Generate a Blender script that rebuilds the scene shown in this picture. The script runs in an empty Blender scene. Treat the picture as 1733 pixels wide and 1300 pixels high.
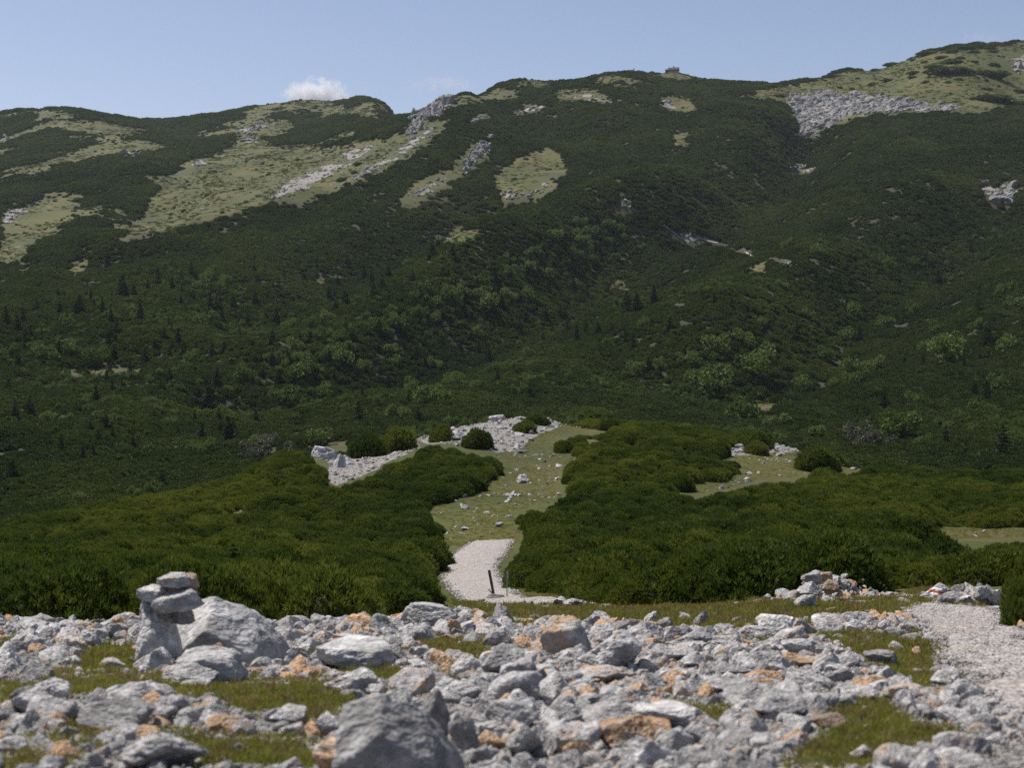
import bpy, math, random
import numpy as np
from mathutils import Vector, Euler, Matrix
random.seed(7)
rng = np.random.default_rng(7)
R = math.radians
S = bpy.context.scene

# ------------------------------------------------------------------ camera
IW, IH, F = 1733.0, 1300.0, 2516.0        # photograph size and focal length in its pixels
HORIZON = 560.0
PITCH = math.atan((IH / 2 - HORIZON) / F)
cam_d = bpy.data.cameras.new('camera')
cam = bpy.data.objects.new('camera', cam_d)
S.collection.objects.link(cam)
cam.location = (0, 0, 0)
cam.rotation_euler = (R(90) - PITCH, 0, 0)
cam_d.sensor_width = 36.0
cam_d.lens = 36.0 * F / IW
cam_d.clip_start = 0.1
cam_d.clip_end = 60000
cam_d.dof.use_dof = True
cam_d.dof.focus_distance = 110
cam_d.dof.aperture_fstop = 4.2
S.camera = cam

# ------------------------------------------------------------------ light
SUN_EL, SUN_AZ = R(60), R(-58)            # azimuth from +Y towards +X
sv = Vector((math.sin(SUN_AZ) * math.cos(SUN_EL), math.cos(SUN_AZ) * math.cos(SUN_EL), math.sin(SUN_EL)))
world = bpy.data.worlds.new('World')
S.world = world
world.use_nodes = True
wn = world.node_tree
sky = wn.nodes.new('ShaderNodeTexSky')
sky.sky_type = 'NISHITA'
sky.sun_disc = False
sky.sun_elevation = SUN_EL
sky.sun_rotation = SUN_AZ
sky.altitude = 1700
sky.air_density = 1.0
sky.dust_density = 3.6
sky.ozone_density = 2.5
wb = wn.nodes.new('ShaderNodeMix'); wb.data_type = 'RGBA'; wb.blend_type = 'MULTIPLY'; wb.inputs[0].default_value = 1
wb.inputs[7].default_value = (1.125, 0.975, 0.93, 1)      # white balance of the photograph, the same for the whole sky
wn.links.new(sky.outputs[0], wb.inputs[6]); wn.links.new(wb.outputs[2], wn.nodes['Background'].inputs[0])
wn.nodes['Background'].inputs[1].default_value = 0.076
sun_d = bpy.data.lights.new('sun', 'SUN')
sun = bpy.data.objects.new('sun', sun_d)
S.collection.objects.link(sun)
sun.rotation_euler = sv.to_track_quat('Z', 'Y').to_euler()
sun_d.energy = 3.6
sun_d.angle = R(0.55)
sun_d.color = (1.0, 0.955, 0.89)
S.view_settings.view_transform = 'Standard'
S.view_settings.look = 'None'
S.view_settings.gamma = 1
S.view_settings.exposure = 0.75
S.render.engine = 'CYCLES'
S.cycles.max_bounces = 5
S.cycles.diffuse_bounces = 3
S.cycles.glossy_bounces = 2
S.cycles.volume_bounces = 3
S.cycles.use_denoising = False
S.cycles.use_adaptive_sampling = False

# ------------------------------------------------------------------ numeric helpers
def ray(px, py):
    px = np.asarray(px, float); py = np.asarray(py, float)
    u = (px - IW / 2) / F; v = (IH / 2 - py) / F
    c, s = math.cos(PITCH), math.sin(PITCH)
    return u, c + v * s, -s + v * c
def phi_t(px, py):
    x, y, z = ray(px, py)
    return np.arctan2(x, y), z / np.hypot(x, y)
def proj(X, Y, Z):
    c, s = math.cos(PITCH), math.sin(PITCH)
    f = np.maximum(Y * c - Z * s, 0.05); up = Y * s + Z * c
    return IW / 2 + F * X / f, IH / 2 - F * up / f
def _h(ix, iy, seed):
    n = (ix.astype(np.int64) * 374761393 + iy.astype(np.int64) * 668265263 + seed * 1442695041) & 0xffffffff
    n = ((n ^ (n >> 13)) * 1274126177) & 0xffffffff
    return ((n ^ (n >> 16)) & 0xffff) / 65535.0
def vnoise(x, y, seed=0):
    x = np.asarray(x, float); y = np.asarray(y, float)
    ix = np.floor(x); iy = np.floor(y); fx = x - ix; fy = y - iy
    fx = fx * fx * (3 - 2 * fx); fy = fy * fy * (3 - 2 * fy)
    a = _h(ix, iy, seed); b = _h(ix + 1, iy, seed); c = _h(ix, iy + 1, seed); d = _h(ix + 1, iy + 1, seed)
    return (a * (1 - fx) + b * fx) * (1 - fy) + (c * (1 - fx) + d * fx) * fy
def fbm(x, y, o=4, seed=0):                # about -1..1
    t = 0; a = 0.5; x = np.asarray(x, float); y = np.asarray(y, float)
    for i in range(o):
        t = t + a * (vnoise(x, y, seed + i * 17) * 2 - 1)
        x, y = x * 1.63 + y * 1.21 + 3.1, y * 1.63 - x * 1.21 + 7.7; a *= 0.5
    return t
def vnoise3(p, seed=0):
    k = np.floor(p[:, 2]); f = p[:, 2] - k; f = f * f * (3 - 2 * f)
    def lay(q):
        o = q.astype(np.int64)
        ix = np.floor(p[:, 0]); iy = np.floor(p[:, 1]); fx = p[:, 0] - ix; fy = p[:, 1] - iy
        fx = fx * fx * (3 - 2 * fx); fy = fy * fy * (3 - 2 * fy)
        z = o * 977
        a = _h(ix + z, iy - z * 3, seed); b = _h(ix + 1 + z, iy - z * 3, seed)
        c = _h(ix + z, iy + 1 - z * 3, seed); d = _h(ix + 1 + z, iy + 1 - z * 3, seed)
        return (a * (1 - fx) + b * fx) * (1 - fy) + (c * (1 - fx) + d * fx) * fy
    return lay(k) * (1 - f) + lay(k + 1) * f
def fbm3(p, o=4, seed=0):
    t = 0; a = 0.5
    for i in range(o):
        t = t + a * (vnoise3(p, seed + i * 13) * 2 - 1); p = p * 2.07 + 5.3; a *= 0.5
    return t
def sstep(a, b, x):
    t = np.clip((np.asarray(x, float) - a) / (b - a), 0, 1)
    return t * t * (3 - 2 * t)
def sdf(poly, x, y):                       # signed distance, positive inside
    P = np.asarray(poly, float); n = len(P)
    x = np.asarray(x, float); y = np.asarray(y, float)
    d = np.full(x.shape, 1e18); ins = np.zeros(x.shape, bool)
    for i in range(n):
        ax, ay = P[i]; bx, by = P[(i + 1) % n]
        ex, ey = bx - ax, by - ay
        t = np.clip(((x - ax) * ex + (y - ay) * ey) / (ex * ex + ey * ey + 1e-9), 0, 1)
        d = np.minimum(d, (x - ax - t * ex) ** 2 + (y - ay - t * ey) ** 2)
        c = (ay > y) != (by > y)
        with np.errstate(divide='ignore', invalid='ignore'):
            xi = ex * (y - ay) / (ey if ey else 1e-9) + ax
        ins ^= c & (x < xi)
    d = np.sqrt(d)
    return np.where(ins, d, -d)
def sdf_any(polys, x, y):
    out = np.full(np.shape(x), -1e9)
    for p in polys:
        out = np.maximum(out, sdf(p, x, y))
    return out

# ------------------------------------------------------------------ terrain: control points (photo column, photo row, distance in metres)
CTRL = []
def cp(*a): CTRL.extend(a)
for px in (-500, 0, 430, 866, 1300, 1733, 2250):
    cp((px, 1560, 3.2), (px, 1400, 4.2), (px, 1300, 5.2), (px, 1200, 7.0))
cp((-500, 1130, 10), (0, 1130, 10), (430, 1130, 10), (866, 1130, 10), (1300, 1130, 10), (1733, 1150, 10.5), (2250, 1150, 10.5))
cp((-500, 1078, 14), (0, 1078, 14), (430, 1080, 14), (866, 1080, 14), (1300, 1080, 14), (1733, 1090, 15), (2250, 1090, 15))
cp((-500, 1056, 17), (0, 1056, 17), (300, 1056, 17), (600, 1054, 17.5), (866, 1055, 18), (1100, 1058, 18.5), (1300, 1055, 18))
cp((0, 1085, 24), (300, 1085, 24), (550, 1082, 25), (-500, 1085, 24))
cp((760, 1035, 33), (866, 1033, 31), (1000, 1040, 27), (1000, 1018, 36), (1100, 1032, 30), (1250, 1032, 26), (1390, 1020, 26), (1390, 1036, 22),
   (1545, 1032, 23), (1650, 1030, 24), (1733, 1050, 20), (1540, 1014, 29), (2250, 1040, 24))
cp((840, 1012, 48), (780, 1000, 52), (820, 970, 59), (820, 920, 73), (900, 880, 86), (860, 843, 100), (883, 812, 112), (890, 762, 131), (850, 712, 150), (900, 706, 156))
# left flank, ground under the pines
cp((0, 1030, 36), (250, 1020, 40), (500, 1015, 43), (650, 1020, 42), (0, 985, 58), (250, 965, 63), (500, 950, 68), (700, 945, 70),
   (0, 935, 86), (200, 915, 90), (400, 890, 94), (600, 870, 98), (740, 865, 95), (-400, 1000, 58), (-400, 960, 90))
cp((0, 906, 112), (200, 870, 120), (400, 824, 130), (485, 787, 133), (545, 777, 136), (600, 772, 138), (700, 745, 146), (760, 728, 150), (-400, 950, 108))
# right flank
cp((1000, 965, 56), (1000, 900, 78), (1200, 985, 44), (1200, 930, 64), (1200, 870, 88), (1400, 985, 42), (1400, 925, 64), (1400, 870, 86), (1620, 985, 40),
   (1620, 930, 62), (1620, 902, 76), (1620, 865, 96), (1760, 985, 38), (1760, 905, 76), (1760, 860, 96), (1180, 828, 106), (1300, 805, 118), (1500, 832, 116), (1733, 830, 120), (2150, 900, 80), (2150, 850, 120))
cp((950, 780, 124), (1000, 735, 145), (1050, 728, 156), (1180, 738, 156), (1240, 748, 152), (1330, 757, 150), (1380, 775, 146), (1480, 800, 142), (1600, 812, 145), (1733, 818, 148), (2150, 835, 150))
# the dip behind the knoll
cp((-400, 975, 150), (0, 925, 150), (300, 872, 172), (550, 842, 182), (866, 790, 200), (1150, 800, 200), (1450, 850, 180), (1733, 842, 185), (2150, 860, 185))
cp((-400, 905, 215), (0, 865, 215), (300, 805, 250), (550, 778, 265), (866, 716, 292), (1150, 726, 282), (1450, 780, 245), (1733, 795, 225), (2150, 800, 225))
# the far slope
for px, rows in {
    -400: ((260, 1500), (330, 1150), (420, 850), (520, 560), (620, 400), (740, 290)),
    0: ((235, 1650), (260, 1450), (330, 1130), (420, 850), (520, 560), (620, 400), (740, 290)),
    300: ((225, 1650), (280, 1200), (380, 850), (500, 560), (620, 395), (740, 290)),
    550: ((205, 1650), (240, 1300), (300, 1000), (400, 740), (500, 560), (620, 400), (720, 310)),
    866: ((180, 1280), (220, 1130), (300, 920), (400, 720), (500, 550), (620, 395)),
    1150: ((150, 1320), (200, 1170), (300, 920), (400, 720), (520, 520), (620, 395)),
    1450: ((165, 1340), (205, 1150), (300, 880), (400, 700), (520, 520), (620, 390), (720, 290)),
    1733: ((150, 1330), (210, 1080), (300, 860), (400, 680), (520, 500), (640, 360)),
    2150: ((140, 1330), (210, 1080), (300, 860), (400, 680), (520, 500), (640, 360))}.items():
    cp(*[(px, y, d) for y, d in rows])
cp((1362, 225, 1160), (1352, 255, 1080), (1340, 288, 985), (1410, 222, 1110), (1310, 222, 1075), (1560, 192, 1160))
RIDGE = [(-400, 225, 1900), (0, 196, 1900), (100, 188, 1900), (160, 201, 1900), (280, 207, 1900), (340, 204, 1900), (420, 191, 1900), (500, 175, 1900), (545, 176, 1900),
         (595, 181, 1900), (640, 196, 1850), (668, 203, 1600), (692, 207, 1400), (707, 192, 1300), (745, 168, 1280), (800, 165, 1330), (850, 146, 1400), (892, 135, 1420),
         (960, 138, 1430), (1020, 126, 1440), (1080, 120, 1450), (1145, 121, 1450), (1190, 136, 1450), (1270, 149, 1460), (1340, 143, 1470), (1430, 123, 1480),
         (1560, 95, 1500), (1650, 80, 1510), (1733, 72, 1520), (2150, 50, 1550)]
for px, y, d in RIDGE:
    cp((px, y, d), (px, y + 45, d * 1.09 + 30), (px, y + 160, d * 1.35))
C = np.array(CTRL, float)
cphi, ct = phi_t(C[:, 0], C[:, 1])
A_PHI = 4.5
cu = np.stack([cphi * A_PHI, np.log(C[:, 2])], 1)
def _k(d2): return np.where(d2 > 1e-12, 0.5 * d2 * np.log(np.maximum(d2, 1e-12)), 0)
n = len(cu)
K = _k(((cu[:, None] - cu[None]) ** 2).sum(-1)) + np.eye(n) * 2e-4
Pm = np.concatenate([np.ones((n, 1)), cu], 1)
M = np.block([[K, Pm], [Pm.T, np.zeros((3, 3))]])
W = np.linalg.solve(M, np.concatenate([ct, np.zeros(3)]))
PH_MAX = phi_t(2150, 560)[0]
def tps_exact(ph, lr):
    q = np.stack([ph * A_PHI, lr], -1).reshape(-1, 2)
    out = np.empty(len(q))
    for i in range(0, len(q), 20000):
        b = q[i:i + 20000]
        out[i:i + 20000] = _k(((b[:, None] - cu[None]) ** 2).sum(-1)) @ W[:n] + W[n] + b @ W[n + 1:]
    return out.reshape(np.shape(ph))
GP, GL = 300, 520                          # the smooth surface is tabulated once
GT = tps_exact(*np.meshgrid(np.linspace(-PH_MAX, PH_MAX, GP), np.linspace(math.log(3.0), math.log(2600), GL), indexing='ij'))
def tps(ph, lr):
    u = (np.clip(ph, -PH_MAX, PH_MAX) + PH_MAX) / (2 * PH_MAX) * (GP - 1); v = (lr - math.log(3.0)) / (math.log(2600) - math.log(3.0)) * (GL - 1)
    i = np.clip(np.floor(u).astype(int), 0, GP - 2); j = np.clip(np.floor(v).astype(int), 0, GL - 2); fu = u - i; fv = v - j
    return (GT[i, j] * (1 - fu) + GT[i + 1, j] * fu) * (1 - fv) + (GT[i, j + 1] * (1 - fu) + GT[i + 1, j + 1] * fu) * fv
R_MAX = 2560.0
FOLDS = []                                 # (world polyline, width, depth): gullies and spurs of the far slope
def seg_dist(P, X, Y):
    d = np.full(np.shape(X), 1e18)
    for (ax, ay), (bx, by) in zip(P[:-1], P[1:]):
        ex, ey = bx - ax, by - ay; t = np.clip(((X - ax) * ex + (Y - ay) * ey) / (ex * ex + ey * ey), 0, 1)
        d = np.minimum(d, (X - ax - t * ex) ** 2 + (Y - ay - t * ey) ** 2)
    return d
def height(X, Y, fine=True):
    X = np.asarray(X, float); Y = np.asarray(Y, float)
    r = np.hypot(X, Y); ph = np.arctan2(X, Y)
    rc = np.clip(r, 3.4, R_MAX)
    z = tps(ph, np.log(rc)) * rc
    z = np.where(r < 3.4, -1.18 + (z + 1.18) * (r / 3.4) ** 2, z)
    g = -1.18 - 0.10 * r + 0.04 * r * np.exp(-r / 60)
    w = sstep(0.55, 1.7, np.abs(ph)) * sstep(2.0, 7.0, r)
    z = z * (1 - w) + g * w
    if fine:
        far = sstep(240, 420, r)
        ridged = 1 - np.abs(fbm(X / 95 + Y / 420, Y / 330, 3, 3)) * 3.2
        z = z + far * (ridged * 6.5 + fbm(X / 42, Y / 60, 3, 9) * 4.2) * (1 - 0.55 * sstep(1100, 1280, r))
        for P, wd, dp in FOLDS:
            z = z - far * 1.55 * dp * np.exp(-seg_dist(P, X, Y) / wd ** 2)
        mid = sstep(17, 34, r) * (1 - sstep(220, 330, r))
        z = z + mid * fbm(X / 9, Y / 9, 3, 5) * 0.34
        near = 1 - sstep(30, 60, r)
        z = z + near * (fbm(X / 1.4, Y / 1.4, 4, 21) * 0.10) + (1 - sstep(110, 190, r)) * fbm(X / 0.33, Y / 0.33, 3, 25) * 0.022
    return z
LR = np.linspace(math.log(3.0), math.log(2450), 1500)
def cast(px, py, rmin=0):                  # first ground hit of photo pixels -> X, Y, Z
    px = np.atleast_1d(np.asarray(px, float)); py = np.atleast_1d(np.asarray(py, float))
    rr = np.exp(LR); out = np.zeros((len(px), 3))
    PHq, Tq = phi_t(px, py)
    for a0 in range(0, len(px), 200):
        ph = PHq[a0:a0 + 200]; t = Tq[a0:a0 + 200]
        z = height(rr[None] * np.sin(ph)[:, None], rr[None] * np.cos(ph)[:, None])
        e = np.where(rr[None] > rmin, z / rr[None] - t[:, None], -9)
        hit = e >= 0; any_ = hit.any(1)
        k = np.where(any_, hit.argmax(1), e.argmax(1)); k1 = np.maximum(k - 1, 0); ii = np.arange(len(k))
        ea, eb = e[ii, k1], e[ii, k]
        f = np.where((ea < 0) & (ea > -5) & (eb >= 0) & any_, -ea / np.maximum(eb - ea, 1e-12), 1.0)
        r = rr[k1] + (rr[k] - rr[k1]) * f
        out[a0:a0 + 200, 0] = r * np.sin(ph); out[a0:a0 + 200, 1] = r * np.cos(ph)
    out[:, 2] = height(out[:, 0], out[:, 1])
    return out

for line, wd, dp in [([(1358, 232), (1338, 290), (1230, 352), (1100, 400), (1010, 455), (880, 500), (720, 548), (560, 600), (430, 640)], 30, 13),
                     ([(1130, 330), (1020, 372), (900, 430), (760, 500), (600, 560), (480, 585)], 34, -9), ([(830, 335), (720, 390), (600, 430), (480, 480), (330, 520)], 30, 10),
                     ([(520, 340), (400, 385), (280, 420), (150, 470), (20, 520)], 30, -7), ([(205, 400), (110, 440), (0, 480)], 26, 9),
                     ([(1700, 340), (1600, 420), (1460, 520), (1330, 620)], 26, 9), ([(1560, 330), (1450, 420), (1330, 500), (1200, 600)], 30, -6), ([(1050, 350), (960, 420), (900, 445)], 16, 7)]:
    FOLDS.append((cast([p[0] for p in line], [p[1] for p in line], 200)[:, :2], wd, dp))
# ------------------------------------------------------------------ zones traced from the photograph (photo pixels)
O_MID = [   # open ground on the knoll: meadow, scree, bare crest
 [(694, 742), (760, 712), (850, 700), (930, 708), (1050, 722), (930, 740), (936, 764), (978, 771), (945, 800), (942, 830), (953, 843), (919, 856), (868, 866), (868, 895), (888, 901),
  (867, 924), (863, 938), (848, 958), (851, 978), (881, 993), (971, 1008), (1019, 1026), (1054, 1036), (1180, 1030), (1290, 1022), (1500, 1014), (1530, 1012), (1733, 1008), (1733, 1060), (1300, 1090), (800, 1090), (770, 1024), (760, 1002), (742, 975),
  (750, 950), (793, 934), (730, 914), (757, 897), (764, 888), (728, 870), (728, 858), (806, 834), (843, 803), (858, 786), (830, 764), (750, 750)],
 [(559, 806), (556, 780), (524, 776), (530, 752), (570, 748), (600, 772), (640, 764), (700, 745), (715, 758), (676, 773), (623, 803), (571, 824)],
 [(1129, 821), (1208, 816), (1255, 800), (1257, 785), (1222, 772), (1240, 756), (1290, 738), (1340, 748), (1362, 768), (1342, 774), (1381, 797), (1334, 810), (1286, 810), (1255, 822), (1184, 836)],
 [(1422, 786), (1440, 780), (1490, 797), (1424, 797)],
 [(1531, 896), (1733, 894), (1900, 894), (1900, 909), (1733, 909), (1640, 913), (1540, 906)],
 [(378, 880), (400, 866), (436, 864), (434, 878)]]
SCREE_MID = [[(556, 812), (556, 770), (600, 772), (640, 764), (700, 745), (715, 758), (676, 773), (623, 803), (571, 824)],
             [(700, 742), (760, 712), (850, 700), (930, 708), (950, 722), (900, 742), (880, 765), (840, 768), (790, 752), (720, 752)],
             [(1220, 775), (1240, 756), (1290, 738), (1340, 748), (1362, 766), (1290, 768)], [(378, 880), (400, 866), (436, 864), (434, 878)]]
PATH_C = [(868, 914), (800, 918), (780, 930), (752, 948), (748, 962), (768, 966), (748, 976), (762, 1000), (782, 1020), (830, 1026), (900, 1024), (1000, 1022), (1060, 1032), (1000, 1020), (930, 1014), (880, 1008), (862, 996), (846, 976), (838, 962), (852, 944), (862, 930)]
PATH_R = [(1536, 1034), (1560, 1023), (1600, 1024), (1660, 1030), (1692, 1040), (1733, 1070), (1900, 1160), (2000, 1330), (1750, 1330), (1733, 1232), (1640, 1178), (1622, 1158), (1600, 1110), (1560, 1060)]
TRAIL = [[(834, 712), (850, 700), (858, 688), (862, 676), (868, 676), (866, 690), (856, 704), (846, 714)]]
TL = [(1122, 380), (1140, 392), (1152, 403), (1190, 404), (1215, 410), (1260, 425), (1300, 433), (1335, 445), (1346, 453)]
TRAIL.append([(x, y - 0.8) for x, y in TL] + [(x, y + 1.2) for x, y in TL[::-1]])
G_FORE = [  # turf among the foreground rubble
 [(0, 1160), (90, 1150), (200, 1142), (290, 1160), (420, 1156), (560, 1162), (620, 1180), (560, 1208), (520, 1216), (440, 1206), (330, 1182), (270, 1168), (110, 1180), (60, 1168), (0, 1195)],
 [(110, 1215), (160, 1225), (140, 1250), (105, 1240)], [(300, 1245), (420, 1250), (520, 1262), (560, 1300), (340, 1300)],
 [(150, 1100), (235, 1085), (240, 1130), (190, 1146), (120, 1140)], [(0, 1085), (40, 1088), (30, 1108), (0, 1108)],
 [(540, 1118), (600, 1128), (700, 1136), (780, 1146), (740, 1166), (640, 1150), (560, 1142)], [(700, 1095), (820, 1088), (830, 1110), (720, 1112)],
 [(800, 1036), (960, 1030), (1060, 1038), (1300, 1026), (1420, 1030), (1530, 1018), (1480, 1044), (1300, 1062), (1180, 1070), (1060, 1062), (980, 1060), (860, 1050)],
 [(1400, 1082), (1500, 1085), (1570, 1090), (1600, 1120), (1636, 1165), (1560, 1168), (1500, 1142), (1430, 1100)],
 [(1380, 1180), (1500, 1186), (1540, 1225), (1620, 1240), (1640, 1262), (1540, 1262), (1480, 1300), (1330, 1300), (1380, 1260), (1430, 1225)], [(1140, 1200), (1230, 1200), (1230, 1222), (1150, 1220)],
 [(640, 1196), (700, 1180), (760, 1178), (720, 1200)], [(0, 1280), (90, 1285), (120, 1300), (0, 1300)], [(1560, 1000), (1660, 1010), (1620, 1020), (1545, 1016)]]
GRASS_FAR = [
 [(205, 403), (240, 360), (262, 330), (300, 290), (320, 268), (372, 258), (395, 240), (430, 232), (470, 248), (520, 244), (590, 250), (628, 234), (660, 236), (690, 214), (735, 208), (760, 200), (745, 225), (700, 262), (640, 288), (600, 302), (560, 320), (512, 342), (480, 334), (420, 348), (330, 374), (268, 394)],
 [(0, 446), (0, 372), (40, 352), (100, 334), (150, 330), (112, 362), (112, 384), (68, 402), (34, 440)],
 [(676, 346), (692, 318), (724, 296), (760, 286), (784, 256), (802, 240), (828, 240), (826, 262), (790, 292), (752, 318), (704, 342)],
 [(832, 300), (872, 272), (925, 252), (954, 252), (956, 288), (930, 318), (905, 330), (850, 336)],
 [(738, 414), (768, 386), (804, 392), (800, 408)], [(1113, 162), (1150, 160), (1186, 180), (1168, 188), (1118, 184)], [(1132, 224), (1170, 222), (1166, 238), (1138, 248)],
 [(1278, 152), (1340, 143), (1430, 122), (1560, 92), (1733, 70), (2150, 48), (2150, 190), (1733, 178), (1640, 186), (1500, 188), (1420, 200), (1362, 228), (1346, 198), (1326, 172), (1286, 158)],
 [(860, 142), (890, 130), (930, 136), (922, 148)], [(770, 166), (800, 160), (850, 150), (870, 158), (810, 172), (745, 182)],
 [(1030, 484), (1062, 472), (1060, 486)], [(1268, 680), (1310, 670), (1312, 690), (1280, 692)], [(114, 460), (150, 436), (158, 444), (126, 466)], [(1042, 352), (1062, 334), (1074, 340), (1056, 356)],
 [(1090, 120), (1150, 116), (1200, 134), (1150, 132)], [(480, 174), (560, 172), (640, 190), (660, 200), (560, 190), (470, 184)], [(60, 188), (110, 185), (140, 198), (60, 200)],
 [(930, 150), (1010, 152), (1050, 172), (990, 172), (950, 164)], [(0, 290), (60, 278), (100, 282), (60, 292), (0, 298)], [(120, 258), (190, 240), (200, 252), (140, 270)], [(100, 626), (240, 626), (240, 630), (100, 631)]]
ROCK_FAR = [
 ('pale grey limestone slab face falling into the ravine below the upper right meadow', [(1330, 166), (1380, 152), (1450, 158), (1560, 172), (1636, 182), (1560, 190), (1480, 190), (1412, 208), (1372, 234), (1358, 226), (1348, 196)], 1400, 3.3),
 ('craggy grey limestone cliff on the skyline shoulder left of the main summit', [(688, 222), (700, 196), (722, 178), (745, 164), (768, 172), (760, 186), (726, 200), (708, 222), (690, 232)], 260, 3.2),
 ('white rock rib running down between two meadows in the middle of the slope', [(782, 294), (794, 262), (812, 242), (834, 228), (828, 258), (806, 268), (790, 294)], 110, 3.0),
 ('pale scree fan spilling down the long left meadow', [(460, 336), (478, 314), (520, 288), (600, 252), (640, 240), (640, 250), (570, 292), (520, 318), (490, 332)], 330, 1.3),
 ('broken grey scree streak below the skyline crag', [(560, 322), (600, 298), (660, 262), (700, 232), (732, 214), (738, 222), (690, 262), (620, 296), (576, 318)], 160, 2.0),
 ('white jagged outcrop among pines at the right edge of the slope', [(1660, 322), (1672, 308), (1690, 322), (1706, 308), (1722, 322), (1708, 346), (1684, 342)], 46, 3.2),
 ('small white crag at the foot of the ravine', [(1334, 288), (1350, 278), (1378, 286), (1372, 291), (1340, 292)], 30, 2.6),
 ('rock ledge along the lower edge of the round middle meadow', [(846, 330), (852, 322), (900, 326), (924, 312), (934, 316), (916, 328), (870, 334), (852, 338)], 60, 2.0),
 ('grey knobbly outcrop near the left skyline above the long meadow', [(394, 222), (408, 212), (440, 208), (478, 210), (440, 218), (420, 226), (400, 224)], 56, 3.4),
 ('lower grey knob just under the left skyline outcrop', [(408, 238), (420, 228), (434, 232), (440, 244), (462, 246), (420, 242)], 30, 3.2),
 ('round grey rock patch on top of the long left meadow', [(326, 278), (338, 266), (354, 264), (344, 278), (332, 282)], 34, 2.4),
 ('pale rocks in the pines below the far left summit', [(205, 264), (214, 254), (236, 254), (240, 264), (220, 266)], 26, 3.0),
 ('grey rocks at the left edge below the far summit', [(0, 240), (12, 224), (26, 232), (10, 242)], 16, 3.2),
 ('stony patch at the left edge above the lower left meadow', [(0, 380), (12, 356), (60, 350), (30, 366), (14, 378)], 34, 1.8),
 ('grey boulder cluster in the small meadow amid the dark pines', [(745, 412), (752, 405), (768, 406), (760, 415)], 22, 1.4),
 ('grey scree at the right edge under the highest ridge', [(1698, 100), (1733, 96), (1780, 96), (1780, 140), (1733, 134), (1716, 118)], 90, 3.0),
 ('stony patch beside the grassy gap below the hut', [(1112, 170), (1130, 168), (1150, 184), (1122, 186)], 40, 2.0),
 ('stony bands on the slope below the hut ridge', [(940, 160), (1000, 156), (1050, 170), (1000, 174), (960, 166)], 44, 1.8),
 ('thin rock ledge in the pines beside the skyline crag', [(790, 208), (820, 192), (824, 196), (800, 208)], 20, 2.2),
 ('pale ledge in the pines under the rounded skyline top', [(868, 186), (920, 178), (924, 182), (880, 190)], 26, 1.8),
 ('rocky trailside slab on the right of the middle slope', [(1146, 402), (1154, 396), (1192, 402), (1186, 408), (1152, 410)], 24, 1.4),
 ('rocky step where the trail crosses the right slope', [(1320, 442), (1332, 436), (1346, 448), (1334, 452)], 12, 1.2),
 ('stones beside the small clearing right of the middle slope', [(1044, 354), (1056, 342), (1072, 338), (1064, 352)], 16, 1.6),
 ('pale scree patch below the white rock rib', [(690, 340), (716, 316), (748, 296), (752, 304), (720, 330)], 40, 1.5)]
ROCKP = [p for _, p, _, _ in ROCK_FAR]
def open_far(px, py, X, Y):                # >0 where no pines grow on the far slope
    j = fbm(X / 17, Y / 24, 3, 77) + 0.9 * fbm(X / 5, Y / 7, 3, 79)
    o = np.maximum(sdf_any(GRASS_FAR, px, py), sdf_any(ROCKP, px, py)) + j * 9
    r = np.hypot(X, Y)
    high = (fbm(X / 48, Y / 90, 5, 55) - 0.10) * 30 - 9 * (1 - sstep(1120, 1450, r)) - 1.2
    mid2 = (fbm(X / 50, Y / 60, 4, 58) - 0.20) * 30 - 9 * (1 - sstep(1200, 1330, r)) - 1.2
    return np.maximum(np.maximum(o, np.where(px < 700, high, -9)), np.where((px >= 700) & (px < 1300), mid2, -9))

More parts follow.
